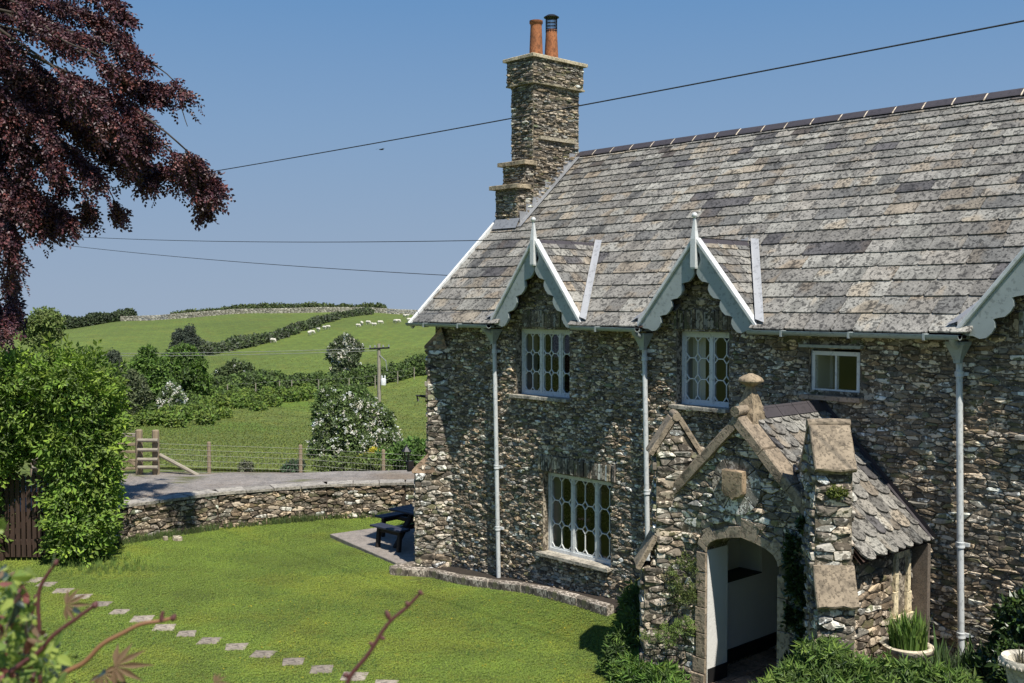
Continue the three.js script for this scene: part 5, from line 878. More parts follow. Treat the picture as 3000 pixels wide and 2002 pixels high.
const cable = (name, lab, pts, r, sag = 0, m = M.wire, grp) => { const t = thing(name, lab, 'cable', grp), P = []; for (let i = 0; i <= 40; i++) { const s = i / 40, p = pts[0].clone().lerp(pts[1], s); p.y -= sag * 4 * s * (1 - s); P.push(p); } const G = new Geo(); G.tube(P, r, 5); mesh('cable', G.build(), m, t); };
cable('overhead_cable', 'thick black cable sloping up across the sky in front of the chimney', [sight(-260, 497, 36), sight(2700, -20, 8)], 0.008, 0.22);
cable('overhead_cable', 'upper of two thin cables meeting the left gable below the roof', [sight(-260, 500, 38), V(2.76, 5.58, 0.29)], 0.0065, 0.32);
cable('overhead_cable', 'lower of two thin cables, ending at the white verge board', [sight(-260, 500, 38), V(-0.24, 5.1, -0.62)], 0.0065, 0.25);
for (const [k, l] of [[0, 'upper'], [6, 'lower']]) cable('power_line', `${l} of two fine pale wires from the utility pole to the trees`, [sight(-300, 790 + k, 90), sight(866, 799 + k, 57)], 0.016, 0.5, M.fenceWire);

// ---------------------------------------------------------------- hedges, trees and bushes of the valley
const G1 = [0.07, 0.115, 0.018], DK = [0.035, 0.055, 0.018], GR = [0.075, 0.085, 0.055], BR = [0.085, 0.14, 0.016];
function hedge(name, lab, line, h, n, c, seed, s = [0.35, 0.7], c2, spread = 0.6) { const t = thing(name, lab, 'hedge'), R = rng(seed), L = []; for (let i = 0; i + 1 < line.length; i++) for (let k = 0; k < 9; k++) { const u = (k + R()) / 9, hh = h * (0.55 + 0.75 * fbm((i + u) * 1.7, 3, seed, 3)), p = onLand(lerp(line[i][0], line[i + 1][0], u), lerp(line[i][1], line[i + 1][1], u)); const sp = spread; L.push({ c: p.clone().add(V((R() - 0.5) * sp, hh * 0.45, (R() - 0.5) * sp)), r: hh * 0.62, ky: 0.9 }); } const lit = q => q?.map(x => x * 1.5); leaves('foliage', t, cl2, M.leaf, blobs(L, n, R, { c: lit(c), c2: lit(c2), s, v: 0.8, rough: 0.4, up: 0.9 })); return { t, R, L }; }
function blossom(t, L, n, R, s, share = 0.5) { leaves('blossom', t, flowerGeo, M.petal, blobs(L, n, R, { c: [1, 1, 0.97], v: 0.2, s, rough: 0.4, shell: 0.93, keep: (p, d) => d.y > -0.25 && fbm(p.x * 1.3 + p.y, p.z * 1.3 - p.y * 0.6, 55, 3) > share })); }
{ const h = hedge('field_hedge', 'long dark green hedge crossing the middle of the hillside field', [[465, 79], [520, 80], [580, 81], [640, 82], [700, 83], [760, 85], [820, 87], [880, 89], [940, 91], [1010, 94]], 1.3, 10000, [0.07, 0.115, 0.02], 101, [0.22, 0.46], [0.05, 0.08, 0.02]); blossom(h.t, h.L.filter((_, i) => i < 16 || (i > 44 && i < 54)), 260, h.R, [0.18, 0.34], 0.52); }
{ const h = hedge('field_hedge', 'straggling hedge climbing from a ruined wall to the hilltop', [[462, 129], [500, 133], [560, 142], [640, 155], [720, 178], [800, 205], [850, 222]], 1.15, 4200, [0.05, 0.075, 0.022], 103, [0.35, 0.7], GR); blossom(h.t, h.L.slice(0, 10), 240, h.R, [0.3, 0.5], 0.42); }
hedge('field_hedge', 'dark scrub hedge along the left skyline of the hill', [[60, 220], [140, 226], [200, 230], [260, 232], [300, 234]], 2.2, 2200, DK, 105, [0.6, 1.1]);
hedge('field_hedge', 'low dark scrub showing above the hilltop wall', [[390, 238], [470, 238], [560, 239], [620, 239], [700, 239], [790, 239], [880, 239]], 1.5, 2600, [0.06, 0.085, 0.022], 107, [0.6, 1.1]);
hedge('bramble_bank', 'bright green bracken and bramble bank running up below the middle hedge', [[255, 50], [330, 54], [420, 60], [520, 67], [600, 73], [680, 77]], 0.6, 10000, BR, 109, [0.14, 0.34], [0.12, 0.165, 0.02], 4.5);
hedge('bramble_bank', 'upper bramble and bracken strip left of the middle hedge', [[250, 62], [330, 66], [420, 71], [500, 76]], 0.7, 7000, [0.075, 0.125, 0.016], 113, [0.16, 0.4], [0.06, 0.1, 0.02], 4);
{ // drystone wall along the hilltop
  const t = thing('drystone_wall', 'pale grey drystone wall along the crest of the hill', 'wall'), line = [[275, 231], [360, 231], [450, 230], [540, 230], [640, 230], [740, 230], [840, 230], [920, 229], [1010, 227]], R = rng(15), faces = [], G = new Geo();
  for (let i = 0; i + 1 < line.length; i++) { const a = onLand(...line[i]), b = onLand(...line[i + 1]), d = b.clone().sub(a), L = d.length(); const n = V(-d.z, 0, d.x).normalize(); for (let y = 0; y < 1.1; y += 0.3) for (let u = 0; u < L;) { const w = 0.4 + 0.7 * R(), p = a.clone().addScaledVector(d, u / L), h = 0.28 * (y > 1 ? 0.6 + R() * 0.9 : 1), k = (0.55 + 0.6 * R()), B = new Basis(p.add(V(0, y - 0.1, 0)), d, V(0, 1, 0), n); G.plate(B, [[0.02, 0], [w - 0.02, 0.02 * R()], [w - 0.05, h], [0.06, h - 0.03 * R()]], -0.3, 0.1 * R(), [0.95 * k, 0.9 * k, 0.8 * k], 0.03); u += w; } }
  stuff(mesh('stones', G.build(), M.stone, t));
}
function tree(name, lab, px, d, H, lobes, n, c, seed, { s = [0.25, 0.5], geo = cl1, trunk = 0.12, c2, cat = 'tree', rough = 0.4, shell = 0.45, grp, stems = 1 } = {}) { // lobes: [x, y, z, r, ky] in heights above the foot
  const b = onLand(px, d), t = thing(name, lab, cat, grp, [b.x, b.y, b.z]), R = rng(seed), L = lobes.map(l => ({ c: V(l[0], l[1], l[2]).applyAxisAngle(V(0, 1, 0), YAW), r: l[3], ky: l[4] ?? 1, floor: -0.1 }));
  for (let k = 0; k < stems; k++) { const o = V((k - (stems - 1) / 2) * 0.3, 0, 0).applyAxisAngle(V(0, 1, 0), YAW); limb(t, [o.clone().setY(-0.2), o.clone().add(V((R() - 0.5) * 0.2, H * 0.35, 0.1)), o.clone().multiplyScalar(2.2).setY(H * 0.8)], trunk, trunk * 0.3, M.bark, 'trunk'); }
  for (const l of L.slice(0, 7)) limb(t, [V(0, Math.max(0.2, l.c.y * 0.35), 0), l.c.clone().multiplyScalar(0.6).setY(l.c.y * 0.75), l.c.clone()], trunk * 0.45, trunk * 0.12, M.bark, 'branch', 5);
  const lit = q => q?.map(x => x * 1.55); leaves('crown', t, geo, M.leaf, blobs(L, n, R, { c: lit(c), c2: lit(c2), s, v: 0.75, rough, shell, seed, up: 0.7 })); return { t, L, R };
}
tree('ash_tree', 'thin feathery pale green tree on the far left skyline', 100, 60, 6, [[0, 5.3, 0, 0.7], [-0.55, 4.9, 0, 0.55], [0.55, 5.2, 0.1, 0.6], [0.2, 4.4, 0, 0.5], [-0.4, 4.2, 0, 0.5], [0.75, 4.5, 0, 0.35], [-0.9, 4.3, 0, 0.4], [0.1, 3.7, 0, 0.4]], 1500, [0.12, 0.16, 0.04], 121, { s: [0.12, 0.24], trunk: 0.07, shell: 0.2, stems: 3 });
tree('pine_tree', 'dark grey-green twin-topped pine above the bushes left of the hedge', 425, 76, 5, [[-0.45, 4.5, 0, 0.4, 1.3], [-0.5, 3.8, 0, 0.5, 1.2], [0.2, 4.7, 0, 0.45, 1.3], [0.3, 4.0, 0.2, 0.5], [0.6, 4.2, 0, 0.35, 1.3], [-0.1, 3.4, 0, 0.6], [0.3, 3.1, 0, 0.6], [-0.6, 3.1, 0, 0.45]], 1700, [0.04, 0.055, 0.035], 123, { s: [0.16, 0.32], geo: cl3, trunk: 0.1 });
tree('conifer', 'dusky grey conifer beside the leafy arch', 258, 62, 4.5, [[0, 3.4, 0, 0.35, 1.5], [0.1, 2.8, 0, 0.55], [-0.3, 2.2, 0, 0.7], [0.4, 2.1, 0, 0.6], [0.1, 1.4, 0, 0.9]], 1800, [0.045, 0.06, 0.035], 125, { s: [0.16, 0.3], geo: cl3 });
tree('bushy_tree', 'rounded mid green tree with a conical tip among the valley bushes', 338, 68, 3.6, [[0, 3.4, 0, 0.5, 1.2], [-0.4, 2.7, 0, 0.7], [0.45, 2.6, 0.2, 0.7], [0, 1.8, 0.2, 1], [-0.8, 1.4, 0, 0.8], [0.9, 1.5, 0, 0.7]], 3000, [0.07, 0.13, 0.016], 127, { s: [0.16, 0.34], c2: [0.1, 0.17, 0.02] });
tree('bushy_tree', 'broad bright green tree directly below the twin-topped pine', 420, 72, 3.8, [[0.1, 3.3, 0, 0.75], [-0.6, 2.8, 0, 0.8], [0.7, 2.6, 0, 0.8], [0, 2, 0.3, 1.1], [-1.1, 1.8, 0, 0.8], [0.9, 1.5, 0.2, 0.9], [-0.4, 1, 0.2, 1]], 4000, [0.08, 0.145, 0.016], 129, { s: [0.16, 0.36], c2: [0.05, 0.085, 0.016] });
tree('scrub_bush', 'grey-green scrubby bush beside the dusky conifer', 292, 58, 2.6, [[0, 2.1, 0, 0.7], [0.5, 1.5, 0, 0.7], [-0.5, 1.4, 0, 0.7], [0, 0.8, 0.2, 0.9]], 2000, [0.08, 0.1, 0.04], 131, { s: [0.13, 0.28], cat: 'bush', trunk: 0.07 });
{ const h = tree('hawthorn', 'small hawthorn covered in white blossom below the bushy trees', 392, 60, 2, [[0, 1.5, 0, 0.45], [0.3, 1.1, 0.2, 0.45], [-0.3, 1.0, 0.1, 0.45], [0, 0.6, 0.2, 0.6]], 900, [0.07, 0.11, 0.03], 133, { s: [0.12, 0.25], cat: 'hawthorn bush', trunk: 0.05 }); blossom(h.t, h.L, 420, h.R, [0.12, 0.22], 0.35); }
{ const h = tree('hawthorn', 'hawthorn topped with white blossom rising out of the middle hedge', 790, 88, 4, [[0, 3.4, 0, 0.8], [0.7, 3, 0, 0.7], [-0.6, 2.7, 0, 0.8], [0.1, 2.2, 0.2, 1], [0, 1.2, 0.2, 1]], 2200, [0.075, 0.1, 0.04], 135, { s: [0.2, 0.4], cat: 'hawthorn bush' }); blossom(h.t, h.L, 620, h.R, [0.16, 0.28], 0.42); }
{ const h = tree('hawthorn', 'hawthorn with scattered blossom at the left end of the middle hedge', 535, 84, 2.2, [[0, 1.6, 0, 0.7], [0.9, 1.5, 0, 0.6], [-0.9, 1.2, 0, 0.6], [0, 0.8, 0.2, 0.8]], 1400, [0.07, 0.1, 0.03], 137, { s: [0.2, 0.38], cat: 'hawthorn bush' }); blossom(h.t, h.L, 260, h.R, [0.14, 0.26], 0.48); }
{ const h = tree('hawthorn', 'large white-flowering hawthorn beside the utility pole', 808, 33, 2.6, [[-0.65, 1.45, 0, 0.32], [-0.15, 1.6, 0, 0.4], [0.35, 1.45, 0, 0.4], [-0.8, 0.9, 0.1, 0.36], [0, 1.0, 0.2, 0.55], [0.65, 0.9, 0.1, 0.42], [-0.5, 0.4, 0.2, 0.5], [0.3, 0.4, 0.3, 0.6], [-0.95, 0.35, 0.2, 0.4], [0.95, 1.25, 0.1, 0.3], [1.1, 0.7, 0.1, 0.36]], 9000, [0.095, 0.14, 0.036], 141, { s: [0.07, 0.16], c2: [0.05, 0.08, 0.025], cat: 'hawthorn bush', trunk: 0.07 }); blossom(h.t, h.L, 1900, h.R, [0.055, 0.12], 0.38); }
{ const h = tree('hawthorn', 'taller hawthorn with dark foliage behind the large flowering one', 790, 44, 3, [[0.5, 2.05, 0, 0.36], [0.05, 2.0, 0, 0.34], [0.15, 1.5, 0, 0.55], [0.85, 1.7, 0, 0.36], [-0.7, 1.95, 0, 0.36], [-0.85, 1.45, 0, 0.4], [1.15, 1.35, 0, 0.42], [-0.8, 0.9, 0, 0.45], [0.5, 1.0, 0.2, 0.7]], 6000, [0.085, 0.135, 0.03], 143, { s: [0.09, 0.2], cat: 'hawthorn bush', trunk: 0.08 }); blossom(h.t, h.L.slice(3), 1300, h.R, [0.065, 0.14], 0.4); }
{ const h = tree('hawthorn', 'low spreading hawthorn spray with white flowers above the fence post', 868, 29.5, 1.3, [[0.1, 0.85, 0, 0.22], [0.4, 0.8, 0, 0.2], [-0.2, 0.62, 0, 0.26], [0.05, 0.35, 0.1, 0.34]], 2000, [0.09, 0.13, 0.035], 145, { s: [0.06, 0.13], cat: 'hawthorn bush', trunk: 0.035 }); blossom(h.t, h.L, 800, h.R, [0.045, 0.09], 0.36); }
tree('gorse_bush', 'yellow-green gorse at the foot of the hawthorn by the fence', 862, 27.2, 0.7, [[0, 0.5, 0, 0.2], [0.25, 0.42, 0, 0.18], [-0.3, 0.35, 0, 0.2]], 900, [0.3, 0.27, 0.02], 147, { s: [0.05, 0.1], cat: 'bush', trunk: 0.02 });
tree('nettle_bed', 'rough green growth between the last fence post and the house', 930, 27, 0.8, [[-0.55, 0.4, 0, 0.4], [0, 0.55, 0, 0.45], [0.5, 0.6, 0, 0.45], [1, 0.5, 0, 0.5], [-0.2, 0.1, -0.2, 0.4], [0.6, 0.1, -0.2, 0.4]], 3200, [0.07, 0.135, 0.02], 149, { s: [0.07, 0.15], cat: 'undergrowth', trunk: 0.015 });
tree('nettle_bed', 'low weeds under the flowering hawthorn along the wire fence', 800, 26.6, 0.5, [[-0.6, 0.15, 0, 0.28], [0, 0.2, 0, 0.3], [0.45, 0.2, 0, 0.3], [0.8, 0.1, 0, 0.25]], 1800, [0.1, 0.14, 0.03], 151, { s: [0.06, 0.13], cat: 'undergrowth', trunk: 0.012 });
tree('scrub_bush', 'little dark shrub by the second fence post', 672, 25.9, 0.4, [[0, 0.15, 0, 0.14], [0.14, 0.2, 0, 0.1], [-0.14, 0.1, 0, 0.12]], 260, [0.035, 0.07, 0.03], 153, { s: [0.06, 0.11], cat: 'bush', trunk: 0.012 });
tree('scrub_bush', 'tiny grey tussock between the first two fence posts', 558, 25.6, 0.3, [[0, 0.12, 0, 0.12], [0.1, 0.14, 0, 0.08]], 160, [0.1, 0.11, 0.06], 155, { s: [0.06, 0.1], cat: 'bush', trunk: 0.01 });

// ---------------------------------------------------------------- sheep
{
  const make = graze => { const N = 44, mc = new MarchingCubes(N, M.wool, false, false, 40000), smin = (a, b, k) => { const h = Math.max(k - Math.abs(a - b), 0) / k; return Math.min(a, b) - h * h * k / 4; };
    const bones = [[-0.42, 0.62, 0, 0.36, 0.62, 0, 0.27, 0.25], [0.36, 0.66, 0, 0.58, graze ? 0.46 : 0.86, 0, 0.15, 0.1], graze ? [0.58, 0.44, 0, 0.72, 0.2, 0, 0.085, 0.05] : [0.58, 0.88, 0, 0.78, 0.8, 0, 0.09, 0.055], [-0.6, 0.68, 0, -0.68, 0.45, 0, 0.06, 0.04]];
    for (const x of [-0.36, 0.32]) for (const z of [-0.13, 0.13]) bones.push([x, 0.5, z, x + (x < 0 ? -0.05 : 0.02), 0.26, z, 0.085, 0.05], [x + (x < 0 ? -0.05 : 0.02), 0.26, z, x, 0.03, z, 0.045, 0.04]);
    for (let k = 0; k < N; k++) for (let j = 0; j < N; j++) for (let i = 0; i < N; i++) { const p = [i, j, k].map(v => (v - N / 2) / (N / 2)), x = p[0], y = p[1] + 0.45, z = p[2]; let D = 9; for (const b of bones) { const dx = b[3] - b[0], dy = b[4] - b[1], dz = b[5] - b[2], t = clamp(((x - b[0]) * dx + (y - b[1]) * dy + (z - b[2]) * dz) / (dx * dx + dy * dy + dz * dz), 0, 1); D = smin(D, Math.hypot(x - b[0] - dx * t, y - b[1] - dy * t, z - b[2] - dz * t) - lerp(b[6], b[7], t), 0.08); } mc.field[i + j * N + k * N * N] = -D; }
    mc.isolation = 0; mc.update(); const g = new THREE.BufferGeometry(), n = mc.count; g.setAttribute('position', new THREE.BufferAttribute(mc.positionArray.slice(0, n * 3), 3)); g.computeVertexNormals(); g.translate(0, 0.45, 0); smoothNormals(g, -1); return g; };
  const graze = make(true), stand = make(false), proto = [];
  const ear = g => { const G = new Geo(), y = g === graze ? 0.44 : 0.92, x = g === graze ? 0.6 : 0.62; for (const s of [-1, 1]) leafShape(G, V(x, y, s * 0.06), V(-0.1, -0.15, s).normalize(), V(1, 0, 0), 0.14, 0.07); return G.build(); };
  const list = [[626, 778, 148, 0.3, 1, 'lone sheep grazing apart at the lower left of the flock'], [710, 768, 158, 2.2, 1, 'first of four sheep in the left-hand row on the field'], [716, 766, 160, 0.4, 1, 'second of four sheep in the left-hand row on the field'], [730, 763, 164, 3.0, 1, 'third of four sheep in the left-hand row on the field'], [745, 761, 167, 0.1, 0, 'small sheep just left of the row-ending larger sheep'], [752, 759, 169, 3.4, 1, 'larger sheep ending the left-hand row on the field'], [822, 752, 171, 0.5, 1, 'lower left sheep of the middle group on the field'], [830, 748, 176, 2.7, 0, 'upper left sheep of the middle group on the field'], [845, 746, 179, 0.2, 1, 'upper sheep between the pairs of the middle group'], [858, 751, 173, 3.6, 0, 'lowest sheep at the right of the middle group'], [873, 746, 179, 0.9, 1, 'rightmost sheep of the middle group on the field'], [907, 744, 182, 3.1, 1, 'left sheep of the close pair near the hilltop'], [914, 743, 184, 0.3, 1, 'right sheep of the close pair near the hilltop'], [928, 731, 202, 2.9, 1, 'left sheep of the pair just under the hilltop wall'], [935, 730, 204, 0.2, 0, 'right sheep of the pair just under the hilltop wall'], [940, 741, 187, 1.2, 1, 'single sheep below the pair under the hilltop wall'], [967, 731, 199, 2.2, 0, 'sheep nearest the farmhouse roof edge on the skyline']];
  for (const [px, , d, turn, g, lab] of list) { const p = onLand(px, d); let o = proto[g]; if (!o) { o = proto[g] = thing('sheep', lab, 'sheep', 'sheep on the hillside'); const geo = g ? graze : stand; mesh('body', geo, M.wool, o); mesh('ears', ear(geo), M.wool, o); } else { o = o.clone(); o.name = numbered('sheep'); o.userData = { label: lab, category: 'sheep', group: 'sheep on the hillside' }; scene.add(o); } o.position.copy(p); o.rotation.y = turn; const s = 0.64 + 0.16 * hash(px, 1, 2); o.scale.setScalar(s); }
}
{ // bird
  const p = sight(875, 343, 60), t = thing('bird', 'small dark bird gliding in the empty sky left of the chimney', 'bird', undefined, [p.x, p.y, p.z], YAW), G = new Geo(); G.lathe(V(0, 0, 0), [[0.001, -0.16], [0.03, -0.1], [0.04, 0], [0.03, 0.08], [0.001, 0.14]], 8); const g = G.build(true); g.rotateZ(Math.PI / 2); mesh('body', g, M.iron, t);
  for (const s of [-1, 1]) { const w = new Geo(); w.quad(V(-0.05, 0.02, 0), V(0.06, 0.02, 0), V(s * 0.2 + 0.03, 0.05, s * 0.18), V(s * 0.2 - 0.05, 0.05, s * 0.16)); w.tri(V(s * 0.2 + 0.03, 0.05, s * 0.18), V(s * 0.2 - 0.05, 0.05, s * 0.16), V(s * 0.33 - 0.06, 0.04, s * 0.25)); mesh('wing', w.build(), M.iron, t); }
}

// ---------------------------------------------------------------- plants about the house
function bush(name, lab, lobes, n, c, seed, { s = [0.06, 0.12], geo = cl1, c2, m = M.leaf, cat = 'shrub', stem = true, shell = 0.5, rough = 0.3, up = 0.3, base } = {}) { const b = base ?? V(lobes[0][0], 0, lobes[0][2]), t = thing(name, lab, cat, undefined, [b.x, b.y, b.z]), R = rng(seed), L = lobes.map(l => ({ c: V(l[0], l[1], l[2]).sub(b), r: l[3], ky: l[4] ?? 1, floor: 0.02 })); leaves('foliage', t, geo, m, blobs(L, n, R, { c, c2, s, v: 0.7, rough, shell, seed, up })); if (stem) for (const l of L.slice(0, 4)) limb(t, [V(l.c.x * 0.4, -0.05, l.c.z * 0.4), V(l.c.x * 0.7, l.c.y * 0.5, l.c.z * 0.7), l.c.clone()], 0.014, 0.006, M.bark, 'stem', 5); return { t, L, R }; }
bush('porch_shrub', 'glossy green shrub against the left side of the porch', [[5.8, 0.5, 1.4, 0.26], [5.72, 0.76, 1.25, 0.22], [5.95, 0.34, 1.65, 0.28], [5.9, 0.18, 1.7, 0.28], [6.0, 0.6, 1.55, 0.22], [5.75, 0.28, 1.4, 0.24]], 3200, [0.07, 0.135, 0.018], 161, { s: [0.07, 0.14], c2: [0.11, 0.19, 0.025], geo: lance });
bush('porch_shrub', 'straggly bronze-green climber between the ground floor window and the porch', [[5.05, 0.6, 0.3, 0.2], [5.25, 0.8, 0.25, 0.24], [5.45, 0.98, 0.3, 0.24], [4.8, 0.45, 0.3, 0.15], [5.3, 0.5, 0.4, 0.28], [5.5, 0.7, 0.4, 0.26]], 1900, [0.06, 0.075, 0.02], 163, { s: [0.05, 0.1], c2: [0.12, 0.12, 0.03], rough: 0.5 });
bush('leafy_clump', 'low bright green leafy clump at the foot of the left porch buttress', [[6.4, 0.12, 2.0, 0.22], [6.65, 0.1, 2.05, 0.22], [6.9, 0.08, 2.15, 0.18], [6.2, 0.16, 1.85, 0.22], [6.75, 0.16, 1.95, 0.18], [6.05, 0.1, 1.9, 0.16]], 1900, [0.1, 0.2, 0.022], 165, { s: [0.07, 0.15], c2: [0.16, 0.26, 0.03], geo: lance, cat: 'plant' });
bush('fern', 'small fern rooted in the wall beside the left porch buttress', [[6.84, 1.42, 1.74, 0.15, 1.6], [6.8, 1.2, 1.74, 0.12], [6.9, 1.05, 1.74, 0.1, 1.6]], 420, [0.11, 0.15, 0.025], 167, { s: [0.04, 0.09], geo: ashSprig, cat: 'plant', stem: false, base: V(6.84, 1.1, 1.72) });
bush('fern', 'tiny bright fern low on the left porch buttress', [[6.72, 0.74, 1.95, 0.09], [6.5, 0.62, 2.05, 0.07], [6.9, 0.86, 1.85, 0.08]], 200, [0.13, 0.2, 0.03], 169, { s: [0.04, 0.08], geo: ashSprig, cat: 'plant', stem: false, base: V(6.72, 0.6, 1.9) });
bush('moss_tuft', 'tuft of moss on the right porch buttress below its cap', [[8.84, 2.7, 1.92, 0.07, 0.7], [8.9, 2.68, 1.88, 0.05]], 130, [0.14, 0.17, 0.02], 171, { s: [0.03, 0.05], cat: 'moss', stem: false, base: V(8.84, 2.64, 1.9) });
{ const R = rng(173), t = thing('ivy', 'dark ivy on the porch front beside the right buttress', 'ivy', undefined, [8.45, 0.3, 1.69]), it = []; for (let i = 0; i < 2600; i++) { const y = R() * 2.1, x = (R() - 0.5) * 0.5 + 0.02; if (fbm(x * 4 + 3, y * 3, 9, 3) < 0.4 + Math.abs(x) * 0.5 - (y > 0.5 && y < 1.8 ? 0.06 : 0)) continue; it.push({ p: V(x, y, 0.03 + 0.07 * R()), s: 0.045 + 0.05 * R(), d: V((R() - 0.5) * 0.9, 0.5 * R(), 1).normalize(), roll: R() * 6.3, c: tint([0.035, 0.06, 0.014], R, 0.9) }); } leaves('foliage', t, cl1, M.glossLeaf, it); limb(t, [V(0, -0.3, 0.03), V(0.05, 0.6, 0.03), V(-0.08, 1.3, 0.03), V(0.03, 1.9, 0.03)], 0.018, 0.006, M.bark, 'stem', 5); }
{ const bed = [[8.55, 0.5, 2.3, 0.24], [8.75, 0.76, 2.3, 0.26], [8.95, 1.02, 2.25, 0.24], [9.15, 0.92, 2.4, 0.28], [8.55, 0.35, 2.6, 0.3], [8.85, 0.75, 2.6, 0.3], [9.35, 0.94, 2.2, 0.22], [9.5, 0.7, 2.4, 0.28], [9.8, 0.78, 2.25, 0.26], [10.05, 0.7, 2.3, 0.3], [9.6, 0.9, 2.0, 0.25], [9.85, 0.94, 1.95, 0.25], [10.1, 0.92, 1.9, 0.25], [9.4, 0.9, 2.1, 0.22], [8.6, 0.55, 2.75, 0.3], [9.0, 0.55, 2.9, 0.36], [9.5, 0.6, 2.85, 0.36], [10.0, 0.6, 2.8, 0.38]];
  bush('flower_bed_plant', 'mass of narrow-leaved green perennials in front of the porch flank', bed, 6500, [0.1, 0.18, 0.022], 175, { s: [0.075, 0.15], c2: [0.16, 0.25, 0.035], geo: lance, cat: 'plant', rough: 0.65, up: 0.6, shell: 0.35 });
  bush('dark_shrub', 'dense dark evergreen shrub against the wall at the right edge', [[10.35, 1.4, 0.7, 0.34], [10.65, 1.5, 0.75, 0.4], [10.25, 1.0, 0.75, 0.34], [10.5, 1.0, 0.95, 0.45], [10.75, 1.3, 0.9, 0.4], [10.0, 0.7, 0.7, 0.35]], 4200, [0.03, 0.058, 0.012], 177, { s: [0.06, 0.12], c2: [0.05, 0.09, 0.016], m: M.glossLeaf }); }
const blade = bladesGeo(7, 1, 0.06, 35, 0.12, 0.4);
const tuft = (t, name, n, place, c, s, seed, geo = blade) => { const R = rng(seed), it = []; for (let i = 0; i < n; i++) { it.push({ p: place(R), s: lerp(s[0], s[1], R()), d: V(0, 0, 1), q: new THREE.Quaternion().setFromAxisAngle(V(0, 1, 0), R() * 6.28), c: tint(c, R, 0.6, 0.3) }); } return leaves(name, t, geo, M.leaf, it); };
{ const p = V(9.22, 0.55, 1.05), t = thing('rush_planter', 'round stone planter of tall grassy rushes beside the porch flank', 'planter', undefined, [p.x, p.y, p.z]), G = new Geo(); G.lathe(V(0, 0, 0), [[0.001, 0], [0.14, 0], [0.15, 0.05], [0.12, 0.1], [0.19, 0.25], [0.225, 0.4], [0.255, 0.42], [0.26, 0.47], [0.235, 0.485], [0.2, 0.47], [0.19, 0.4], [0.001, 0.4]], 28, [0.8, 0.72, 0.58]); mesh('bowl', G.build(true), M.sand, t); tuft(t, 'rushes', 60, R => { const a = R() * 6.28, r = 0.17 * Math.sqrt(R()); return V(Math.cos(a) * r, 0.4, Math.sin(a) * r); }, [0.11, 0.2, 0.022], [0.25, 0.52], 181); }
{ const t = thing('iris_clump', 'clump of sword-shaped leaves at the foot of the right-hand downpipe', 'plant', undefined, [9.75, 0.55, 0.7]); tuft(t, 'leaves', 70, R => V((R() - 0.5) * 0.75, 0, (R() - 0.5) * 0.7), [0.05, 0.1, 0.02], [0.35, 0.65], 183); }
{ const t = thing('stone_urn', 'weathered pale stone urn cut off by the right edge of the picture', 'urn', undefined, [10.74, 0.35, 1.85]), G = new Geo(), c = [0.82, 0.78, 0.68]; G.lathe(V(0, 0, 0), [[0.001, 0], [0.16, 0], [0.16, 0.1], [0.08, 0.16], [0.07, 0.3], [0.1, 0.36], [0.15, 0.55], [0.155, 0.85], [0.18, 0.98], [0.225, 1.03], [0.235, 1.06], [0.215, 1.1], [0.16, 1.08], [0.14, 0.95], [0.001, 0.95]], 26, c); mesh('vase', G.build(true), M.sand, t); const r = new Geo(); for (let i = 0; i < 26; i++) { const a = i / 26 * 2 * Math.PI; r.lathe(V(Math.cos(a) * 0.218, 1.045, Math.sin(a) * 0.218), [[0.001, -0.03], [0.026, -0.01], [0.026, 0.012], [0.001, 0.035]], 6, c); } mesh('egg_moulding', r.build(true), M.sand, t); tuft(t, 'dry_stems', 14, R => V((R() - 0.5) * 0.2, 0.98, (R() - 0.5) * 0.2), [0.1, 0.09, 0.05], [0.12, 0.25], 185); }
{ // weeds in the joint of wall and lawn
  const t = tuft(scene, 'wall_foot_weeds', 900, R => { for (;;) { const z = lerp(-2.4, 4.2, R()), x = wallX(z) + 0.03 + 0.16 * R(); if (fbm(z * 1.4, 2, 6, 3) < 0.5 && R() < 0.75) continue; return V(x, lawnY(x, z), z); } }, [0.1, 0.15, 0.03], [0.06, 0.2], 187); stuff(t); t.userData.label = 'weeds and long grass along the foot of the garden wall'; t.userData.category = 'weeds';
  const R = rng(188); for (const [px, y, s, l] of [[408, 1238, 0.13, 'flat loose stone lying on the lawn below the garden wall'], [380, 1243, 0.07, 'small loose stone left of the flat one on the lawn']]) { const p = sight(px, y, 20.6); p.y = 0.02; const o = thing('loose_stone', l, 'stone', undefined, [p.x, p.y, p.z]), G = new Geo(); stoneShape(G, new Basis(V(0, 0, 0), V(1, 0, 0), V(0, 0, -1), V(0, 1, 0)), { poly: [[-s, -s * 0.6], [s * 0.7, -s * 0.7], [s * 1.1, 0.2 * s], [0.2 * s, s * 0.7], [-s * 0.8, s * 0.5]], cx: 0, cy: 0 }, R, { proud: [0.05, 0.08], colour: [1, 0.9, 0.72] }); mesh('rock', G.build(), M.stone, o); }
}
